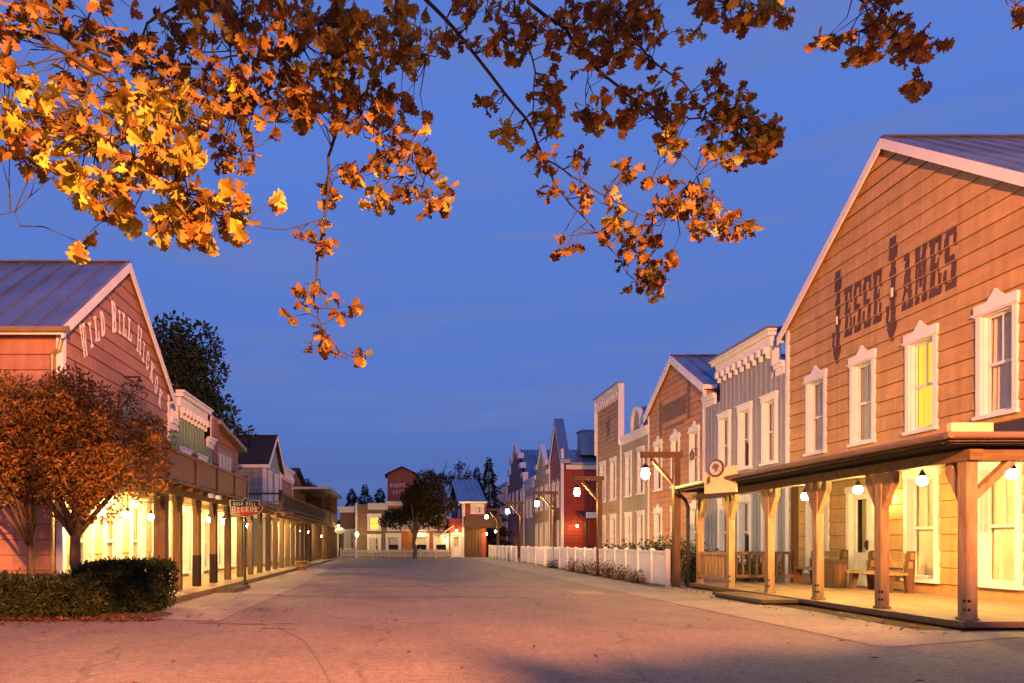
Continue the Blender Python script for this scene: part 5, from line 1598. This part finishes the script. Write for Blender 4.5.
bough([(610, -30, 5.6), (637, 41, 5.6), (650, 56, 5.6), (664, 68, 5.6), (682, 82, 5.6), (696, 100, 5.6), (714, 118, 5.7)], .024, .005, [hub3, (1.6, 3.4, 6.0)])
bough([(640, 105, 5.8), (655, 118, 5.7), (670, 140, 5.7), (687, 159, 5.7), (696, 170, 5.7), (700, 188, 5.7)], .011, .005)
bough([(514, -20, 5.6), (520, 25, 5.6), (533, 59, 5.7), (534, 100, 5.8), (533, 130, 5.9)], .016, .008, [(.6, 3.2, 6.0)])
bough([(590, 62, 5.8), (586, 90, 5.8), (586, 110, 5.8), (582, 122, 5.8)], .007, .004)
bough([(655, 45, 5.6), (672, 32, 5.5), (692, 30, 5.5)], .006, .004)
bough([(700, -40, 5.2), (730, 4, 5.2), (765, 6, 5.2), (785, 18, 5.2)], .014, .005, [hub3, (2.2, 3.4, 5.7)])
bough([(850, -40, 4.7), (863, 0, 4.7), (875, 30, 4.7), (900, 40, 4.7), (915, 55, 4.7), (920, 75, 4.7)], .012, .004, [(2.8, 2.6, 5.4)])
bough([(875, 30, 4.7), (850, 32, 4.7), (830, 40, 4.7)], .006, .004)
bough([(1020, -40, 4.6), (1016, 5, 4.6)], .01, .004, [(4.0, 2.9, 5.3)])
bough([(-40, 205, 4.3), (0, 214, 4.3), (14, 213, 4.3), (20, 226, 4.3)], .006, .003, [(-3.2, 3.8, 4.0)])
bough([(103, 53, 4.8), (98, 85, 4.6), (90, 108, 4.5)], .008, .004)
# boughs behind the photographer
back = [(2.75, -2.2, 4.4), (3.1, -2.05, 4.4), (3.4, -1.9, 4.4), (3.8, -1.8, 4.4), (4.3, -1.7, 4.4), (4.8, -1.75, 4.4), (3.5, -2.25, 4.4), (4.1, -2.15, 4.4), (4.6, -2.1, 4.4)]
shade = [(-.7, 2.0, 5.5), (0, 1.9, 5.5), (.7, 2.0, 5.35), (1.4, 1.9, 5.3), (2.1, 2.0, 5.4), (2.7, 1.8, 5.5), (1.2, 1.5, 5.8), (2.0, 1.4, 6.0), (.4, 1.6, 5.7)]
for q in back: branches.append(([Vector(hub1) - Vector((0, 0, .5)), Vector(hub1).lerp(Vector(q), .5) + Vector((0, 0, .15)), Vector(q)], .05, .012))
for q in shade: branches.append(([Vector(hub2), Vector(hub2).lerp(Vector(q), .5) + Vector((0, 0, .1)), Vector(q)], .04, .01))
branches.append(([Vector(hub3), Vector((2.6, 1.8, 5.9)), Vector((3.6, 2.6, 5.4))], .05, .014))
branches.append(([Vector(hub1), Vector((2.4, -.8, 6.0)), Vector(hub2)], .14, .09)); branches.append(([Vector(hub1), Vector((2.7, -.6, 6.1)), Vector(hub3)], .13, .08))
branches.append(([Vector(hub1), Vector((5.0, -3.6, 6.0)), Vector((5.2, -4.6, 7.4))], .14, .04))
a = MB(); a.tube([q - OB for q in (Vector((4.6, -2.7, -.1)), Vector((4.6, -2.7, .3)), Vector((4.62, -2.66, 1.6)), Vector((4.5, -2.6, 3.2)), Vector((4.4, -2.5, 5.0)))], [.42, .3, .25, .22, .17], 12); a.build('trunk', BARK, oak, True)
samples = []; a = MB()
for pts, r0, r1 in branches:
    # smooth the bough
    sm = []
    for i in range(len(pts) - 1):
        p0, p1, p2, p3 = pts[max(i - 1, 0)], pts[i], pts[i + 1], pts[min(i + 2, len(pts) - 1)]
        for k in range(3):
            t_ = k / 3
            sm.append(.5 * ((2 * p1) + (p2 - p0) * t_ + (2 * p0 - 5 * p1 + 4 * p2 - p3) * t_ ** 2 + (3 * p1 - p0 - 3 * p2 + p3) * t_ ** 3))
    sm.append(pts[-1]); n = len(sm)
    sm = [q + rdir(rr) * min(.02, (r0 + r1) * .4) for q in sm]
    a.tube([q - OB for q in sm], [(.62 if r0 < .07 else 1) * (r0 + (r1 - r0) * i / (n - 1)) for i in range(n)], 6)
    samples += sm
bo = a

# px ellipses of the leaf masses with the depth they hang at: (x, y, rx, ry, depth, colour, density)
CL = [(20, 100, 40, 32, 4.2, 'Y', 1), (60, 125, 45, 30, 4.1, 'Y', 1.1), (110, 165, 50, 30, 4.0, 'Y', 1.2), (150, 115, 36, 26, 4.0, 'Y', 1.3), (160, 165, 45, 28, 4.0, 'Y', 1.1), (195, 200, 45, 28, 4.1, 'Y', 1.1), (185, 235, 32, 24, 4.15, 'Y', 1.1), (240, 208, 30, 20, 4.2, 'Y', 1),
      (92, 205, 18, 26, 4.1, 'Y', 1), (86, 238, 9, 14, 4.1, 'Y', 1.4), (130, 205, 22, 22, 4.1, 'Y', .8), (15, 145, 30, 22, 4.5, 'B', .8), (50, 165, 28, 18, 4.4, 'B', .7), (230, 235, 20, 22, 4.4, 'B', .6),
      (20, 20, 30, 26, 4.4, 'B', .8), (70, 15, 40, 24, 4.8, 'B', .7), (120, 40, 40, 30, 4.9, 'B', .8), (85, 75, 38, 26, 4.7, 'B', .7), (165, 75, 48, 34, 5.1, 'B', .9), (215, 95, 46, 34, 5.1, 'B', 1), (235, 135, 36, 34, 5.2, 'B', .8), (185, 130, 28, 18, 5.1, 'B', .6),
      (200, 25, 50, 28, 5.2, 'B', .9), (265, 30, 46, 34, 5.0, 'B', 1), (270, 90, 44, 38, 5.2, 'B', 1), (320, 35, 46, 38, 5.1, 'G', 1.1), (310, 95, 40, 32, 5.3, 'B', 1), (365, 50, 46, 40, 5.1, 'G', 1.1), (405, 45, 30, 34, 5.2, 'G', 1), (365, 105, 36, 30, 5.3, 'B', 1), (400, 125, 30, 30, 5.3, 'B', .9), (405, 165, 32, 30, 5.4, 'B', .9),
      (425, 205, 20, 14, 5.4, 'B', .9), (445, 195, 11, 10, 5.4, 'Y', 1.2), (373, 200, 17, 15, 5.35, 'Y', 1.5), (350, 165, 18, 22, 5.4, 'B', .7), (330, 195, 12, 12, 5.5, 'B', 1.2), (325, 240, 17, 12, 5.5, 'B', 1), (303, 230, 12, 9, 5.4, 'B', 1),
      (312, 295, 15, 10, 5.5, 'B', 1.1), (342, 308, 13, 10, 5.5, 'B', 1.1), (298, 315, 10, 9, 5.5, 'B', 1.1), (318, 340, 12, 11, 5.5, 'B', 1.1), (352, 356, 18, 8, 5.5, 'B', 1.1), (330, 345, 10, 8, 5.5, 'B', 1),
      (470, 12, 18, 18, 5.5, 'B', .8), (450, 45, 12, 14, 5.6, 'B', .7), (487, 50, 12, 10, 5.6, 'B', .9), (515, 28, 22, 22, 5.6, 'B', .7), (545, 45, 18, 16, 5.7, 'B', .7), (590, 25, 26, 28, 5.7, 'B', .9), (620, 15, 22, 20, 5.6, 'B', .9), (640, 35, 20, 28, 5.6, 'B', .9), (600, 65, 22, 16, 5.7, 'B', .6),
      (488, 98, 8, 12, 5.8, 'B', 1), (514, 137, 13, 12, 5.9, 'Y', 1), (516, 52, 14, 11, 5.7, 'B', 1), (545, 90, 12, 16, 5.8, 'B', 1), (547, 125, 14, 16, 5.9, 'Y', 1), (566, 248, 9, 11, 6.0, 'B', 1.2), (540, 160, 14, 10, 5.9, 'B', .9), (560, 195, 12, 9, 6.0, 'B', .7), (574, 162, 13, 10, 6.0, 'B', .8),
      (590, 108, 13, 17, 5.8, 'B', .8), (612, 125, 17, 13, 5.8, 'B', .8), (640, 110, 22, 17, 5.8, 'B', 1), (676, 138, 15, 18, 5.7, 'Y', 1), (672, 115, 18, 12, 5.8, 'B', .8), (668, 88, 12, 14, 5.7, 'B', .6), (738, 140, 34, 24, 5.7, 'Y', 1.3), (730, 105, 20, 18, 5.7, 'Y', 1), (760, 145, 16, 14, 5.7, 'B', 1), (711, 80, 8, 8, 5.7, 'B', 1.4), (712, 120, 20, 14, 5.7, 'B', .9),
      (692, 205, 22, 20, 5.8, 'B', 1.1), (705, 230, 12, 10, 5.8, 'Y', 1.2), (733, 232, 18, 13, 5.8, 'B', 1.1), (660, 210, 12, 9, 5.9, 'B', .8), (632, 180, 20, 9, 5.9, 'B', .9), (605, 212, 16, 16, 6.0, 'Y', .8), (582, 196, 14, 10, 6.0, 'B', .7), (618, 235, 14, 13, 6.1, 'B', .9), (645, 240, 15, 15, 6.1, 'B', .8), (648, 272, 16, 14, 6.1, 'B', 1), (632, 258, 12, 12, 6.1, 'B', .8), (656, 296, 10, 9, 6.2, 'Y', 1.2), (638, 292, 10, 8, 6.2, 'B', .8), (672, 262, 10, 8, 6.1, 'B', .8), (668, 188, 12, 9, 5.9, 'B', .5),
      (690, 33, 9, 6, 5.5, 'Y', 1), (708, 6, 14, 9, 5.2, 'B', 1), (742, 12, 22, 14, 5.2, 'B', 1.1), (770, 12, 18, 13, 5.2, 'Y', 1), (785, 18, 8, 8, 5.2, 'B', 1), (832, 38, 16, 10, 4.7, 'B', 1.1), (858, 50, 15, 12, 4.7, 'B', 1.1), (885, 28, 15, 18, 4.7, 'B', 1), (912, 45, 22, 17, 4.7, 'B', 1.1), (918, 76, 9, 13, 4.7, 'B', 1.3), (875, 8, 10, 10, 4.7, 'B', .8), (1016, 10, 12, 10, 4.6, 'B', 1.4)]
crowns = {'B': MB(), 'Y': MB(), 'G': MB()}; tw = MB()
for x, y, rx, ry, Z, c, dens in CL:
    # fewer bunches, each a whorl of leaves at a twig end
    rx, ry = (rx * 1.12, ry * 1.12) if x > 440 else (rx, ry)
    n = max(1, int(1.12 * dens * (1.45 if x > 440 else 1) * (rx * ry) / (72 if c == 'Y' else 64) * (4.6 / Z) ** -1.2 + .5))
    for _ in range(n):
        k = math.sqrt(rr.random()); th = rr.uniform(0, 6.283)
        p = at(x + rx * k * math.cos(th), y + ry * k * math.sin(th) - 4, Z + rr.uniform(-.28, .28))
        s = min(samples, key=lambda q: (q - p).length_squared)
        m_ = s.lerp(p, .5) + rdir(rr) * (s - p).length * .18
        if (s - p).length > .06: tw.tube([s - OB, m_ - OB, p - OB], [.005, .0035, .002], 4, False)
        out = (p - s).normalized() if (p - s).length > .02 else Vector((0, 0, -1))
        for _ in range(rr.choice((4, 5, 5, 6))):
            d = (rdir(rr) + out * .5 + Vector((0, 0, -.55))).normalized()
            cc = c if rr.random() > .2 else rr.choice('BBY')
            if c == 'Y' and x > 300: cc = rr.choice('YYYB')
            oakleaf(crowns[cc], p, d, rdir(rr), rr.uniform(.066, .112) * (1.14 if cc == 'Y' and x < 300 else 1), rr)
for _ in range(760):             # foliage behind the photographer, which throws its shade on the road
    q = Vector(rr.choice(back)); p = q + Vector((rr.gauss(0, .18), rr.gauss(0, .13), rr.gauss(0, .08)))
    for _ in range(3): oakleaf(crowns['B'], p, (rdir(rr) + Vector((0, 0, -.5))).normalized(), rdir(rr), rr.uniform(.13, .19), rr)
for _ in range(520):             # the rest of the crown above the frame, added to shade the boughs
    q = Vector(rr.choice(shade)); p = q + Vector((rr.gauss(0, .36), rr.gauss(0, .25), abs(rr.gauss(0, .26)) - .12))
    for _ in range(3): oakleaf(crowns['B'], p, (rdir(rr) + Vector((0, 0, -.5))).normalized(), rdir(rr), rr.uniform(.12, .18), rr)
tw_o = len(bo.v); bo.v += tw.v; bo.f += [tuple(i + tw_o for i in f) for f in tw.f]; bo.build('boughs', TWIG, oak, True)
for c, m_, lb in (('B', OAKL, 'brown and orange leaves'), ('Y', OAKY, 'bright yellow leaves'), ('G', OAKG, 'dull green leaves')):
    o = crowns[c].build('leaves', m_, oak); o['label'] = lb

# ------------------------------------------------------------------ ground
ASPH = groundmat('asphalt', (.195, .148, .13), (.265, .207, .18), crack=.5, speck=.4)
CONC = groundmat('concrete_walk', (.26, .21, .17), (.35, .29, .235), crack=.0, speck=.25, joints=2.4)
SOIL = groundmat('soil', (.10, .06, .035), (.17, .10, .06), speck=.6, bump=.8)
MULCH = groundmat('mulch', (.06, .025, .016), (.1, .04, .025), speck=.6, bump=.8)
TURF = groundmat('turf', (.03, .04, .02), (.055, .06, .03), speck=.5, bump=.8)


def sheet(name, poly, z, m, n=0):
    a = MB(); a.add([(x, y, z) for x, y in poly], [tuple(range(len(poly)))]); return struct(name, a, m)


sheet('ground', [(-600, -200), (600, -200), (600, 1500), (-600, 1500)], 0, TURF)
sheet('road', [(-45, -40), (45, -40), (45, 58), (-45, 58)], .004, ASPH)
sheet('pavement', [(5.9, 8.35), (8.3, 9.25), (16, 9.5), (16, 9.86), (8.1, 9.86), (8.1, 57), (5.35, 57), (5.55, 20)], .012, CONC)
sheet('pavement', [(-3.0, 11.1), (-3.05, 20), (-3.35, 28), (-4.35, 50), (-4.78, 50), (-4.78, 13), (-4.1, 12.2), (-4.05, 11.4)], .012, CONC)
sheet('planting_bed', [(-14, 11.2), (-4.3, 11.5), (-4.12, 12.3), (-4.83, 13.1), (-4.86, 15), (-14, 15.5)], .012, SOIL)
sheet('planting_bed', [(7.55, 9.95), (8.19, 9.88), (8.19, 19.6), (7.95, 16.3), (7.6, 13.6)], .018, MULCH)
sheet('planting_bed', [(7.2, 19.7), (7.66, 19.7), (7.66, 36), (7.3, 36)], .018, SOIL)
a = MB(); r = random.Random(9)
for _ in range(1500):
    if r.random() < .75: x, y = r.uniform(-9, -4.0), 11.35 + abs(r.gauss(0, .35)) - .3
    elif r.random() < .2: x, y = r.uniform(-8, -2), r.uniform(9.5, 13)
    elif r.random() < .4: x, y = r.uniform(-9, -4.2), r.uniform(10.6, 11.6)
    else: x, y = r.uniform(7.0, 8.1), r.uniform(9.3, 20)
    if r.random() < .03: x, y = r.uniform(-5, 6), r.uniform(6, 22)
    d = Vector((r.uniform(-1, 1), r.uniform(-1, 1), r.uniform(-.05, .25))).normalized()
    leaf(a, Vector((x, y, .024)), d, Vector((0, 0, 1)), r.uniform(.05, .11), .6)
o = a.build('fallen_leaves', LITTER); tag(o, 'dry leaves scattered over the edges of the road and beds', 'leaves', kind='stuff')
a = MB()
for x, y, w in ((4.7, 17.5, .35),): a.box(x - w, x + w, y - .35, y + .35, .0045, .013)
o = a.build('drain_cover', CONC); tag(o, 'square pale drain cover in the road by the right pavement', 'drain cover')

def seam(pts, w, r):            # tar sealed crack in the road
    a = MB(); prev = None
    for i in range(len(pts) - 1):
        for k in range(8):
            t_ = k / 8; x = pts[i][0] + (pts[i + 1][0] - pts[i][0]) * t_; y = pts[i][1] + (pts[i + 1][1] - pts[i][1]) * t_ + r.uniform(-.03, .03)
            d = w * r.uniform(.5, 1.3); cur = ((x, y - d, .0085), (x, y + d, .0085))
            if prev: a.quad(prev[0], cur[0], cur[1], prev[1])
            prev = cur
    return struct('road_seam', a, TAR)


TAR = groundmat('tar', (.06, .045, .045), (.1, .075, .07), speck=.3)
r = random.Random(31)
seam([(-3.0, 16.3), (-1.2, 16.0), (1.2, 16.2), (4.2, 15.4)], .035, r)
seam([(-3.1, 20.6), (-.8, 19.8), (2, 20.1), (5.2, 19.2)], .05, r)
seam([(-2.6, 24.3), (1, 23.7), (4.5, 24.1)], .045, r)
seam([(-1.9, 10.4), (-1.3, 9.0), (-.9, 7.4), (-.6, 6.0)], .012, r)
seam([(1.2, 14.5), (1.9, 12.2), (2.3, 10.4), (2.6, 9.3)], .012, r)
seam([(-3.3, 10.9), (-2.5, 10.75), (-1.6, 10.8)], .03, r); seam([(-2.1, 10.2), (-1.5, 10.15)], .03, r)

# distant rise closing the view
a = MB(); pr = []
for i in range(61):
    x = -240 + i * 8; pr.append((x, 5.2 + 2.2 * mnoise.noise(Vector((x * .02, .3, 0))) + .8 * mnoise.noise(Vector((x * .11, 2, 0)))))
for (x0, z0), (x1, z1) in zip(pr, pr[1:]):
    a.quad((x0, 150, -.2), (x1, 150, -.2), (x1, 165, z1), (x0, 165, z0)); a.quad((x0, 165, z0), (x1, 165, z1), (x1, 200, -.2), (x0, 200, -.2))
struct('hills', a, TURF)

# ------------------------------------------------------------------ lamp standard behind the photographer, sodium coloured
t = thing('street_lamp', 'tall lamp standard with a lit sodium head, behind the oak', 'street lamp', (3.0, -6.9, 0))
a = MB(); a.tube([(0, 0, 0), (0, 0, .4), (0, 0, 6.3)], [.11, .09, .06], 10); a.tube([(0, 0, 6.25), (.0, .25, 6.75), (.0, .7, 6.85)], .045, 8); a.build('pole', DARKM, t, True)
a = MB(); a.box(-.18, .18, .6, 1.15, 6.76, 6.92); h_ = a.build('head', DARKM, t)
SOD = emit('sodium_lens', (1, .42, .12), 60)
a = MB(); a.box(-.14, .14, .66, 1.1, 6.74, 6.758); a.build('lens', SOD, h_)
ld = bpy.data.lights.new('sodium_light', 'POINT'); ld.energy = 66000; ld.color = (1, .34, .1); ld.shadow_soft_size = .18
lo = bpy.data.objects.new('sodium_light', ld); COL.objects.link(lo); lo.parent = t; lo.location = (0, .9, 6.5)

# ------------------------------------------------------------------ dusk sky and the last of the sun
w = bpy.data.worlds.new('World'); scn.world = w; w.use_nodes = True
nt = w.node_tree; N = nt.nodes; L = nt.links; bg = N['Background']
SUN_EL, SUN_AZ = R(2.0), R(200)
sky = N.new('ShaderNodeTexSky'); sky.sky_type = 'NISHITA'; sky.sun_disc = False
sky.sun_elevation = SUN_EL; sky.sun_rotation = SUN_AZ; sky.ozone_density = 6.0; sky.air_density = 1.0; sky.dust_density = .3
tc = N.new('ShaderNodeTexCoord'); sp = N.new('ShaderNodeSeparateXYZ'); L.new(tc.outputs['Generated'], sp.inputs[0])
rp = N.new('ShaderNodeValToRGB'); el = rp.color_ramp.elements
el[0].position = 0; el[0].color = (.086, .132, .375, 1); el[1].position = .55; el[1].color = (.113, .24, .76, 1)
e = el.new(.18); e.color = (.113, .208, .6, 1)
e = el.new(1.0); e.color = (.05, .12, .5, 1)
L.new(sp.outputs['Z'], rp.inputs[0])
mp = N.new('ShaderNodeMapping'); mp.inputs['Scale'].default_value = (1.0, 1.6, 9); mp.inputs['Rotation'].default_value = (.12, .1, 0); L.new(tc.outputs['Generated'], mp.inputs[0])
nz = N.new('ShaderNodeTexNoise'); nz.inputs['Scale'].default_value = 2.6; nz.inputs['Detail'].default_value = 7; nz.inputs['Roughness'].default_value = .6; L.new(mp.outputs[0], nz.inputs[0])
cr = N.new('ShaderNodeValToRGB'); cr.color_ramp.elements[0].position = .47; cr.color_ramp.elements[1].position = .78
cr.color_ramp.elements[1].color = (.75, .75, .75, 1); L.new(nz.outputs['Fac'], cr.inputs[0])
mx = N.new('ShaderNodeMixRGB'); mx.inputs['Color2'].default_value = (.175, .235, .52, 1); L.new(cr.outputs[0], mx.inputs['Fac']); L.new(rp.outputs[0], mx.inputs['Color1'])
sc_ = N.new('ShaderNodeMixRGB'); sc_.blend_type = 'MULTIPLY'; sc_.inputs['Fac'].default_value = 1; sc_.inputs['Color2'].default_value = (.06, .07, .12, 1); L.new(sky.outputs[0], sc_.inputs['Color1'])
ad = N.new('ShaderNodeMixRGB'); ad.inputs['Fac'].default_value = .12; L.new(mx.outputs[0], ad.inputs['Color1']); L.new(sc_.outputs[0], ad.inputs['Color2'])
sg = N.new('ShaderNodeMath')
L.new(ad.outputs[0], bg.inputs['Color']); bg.inputs['Strength'].default_value = 1.0
sd = bpy.data.lights.new('sun', 'SUN'); sd.energy = .03; sd.angle = R(12); sd.color = (1, .7, .55)
so = bpy.data.objects.new('sun', sd); COL.objects.link(so)
so.rotation_euler = (R(90) - SUN_EL, 0, R(180) - SUN_AZ + R(180)); so.location = (-20, -30, 12)

# ------------------------------------------------------------------ camera
cd = bpy.data.cameras.new('camera'); cam = bpy.data.objects.new('camera', cd); COL.objects.link(cam)
cam.location = (0, 0, CH); cam.rotation_euler = (R(90), 0, 0)
cd.lens = 24; cd.sensor_width = 36; cd.shift_x = (512 - VX) / 1024; cd.shift_y = (VY - 341.5) / 1024
cd.clip_start = .05; cd.clip_end = 3000
scn.camera = cam
scn.view_settings.view_transform = 'Standard'; scn.view_settings.look = 'None'; scn.view_settings.exposure = 0; scn.view_settings.gamma = 1
scn.cycles.use_denoising = True
scn.cycles.sample_clamp_indirect = 4
scn.cycles.max_bounces = 7; scn.cycles.transparent_max_bounces = 12
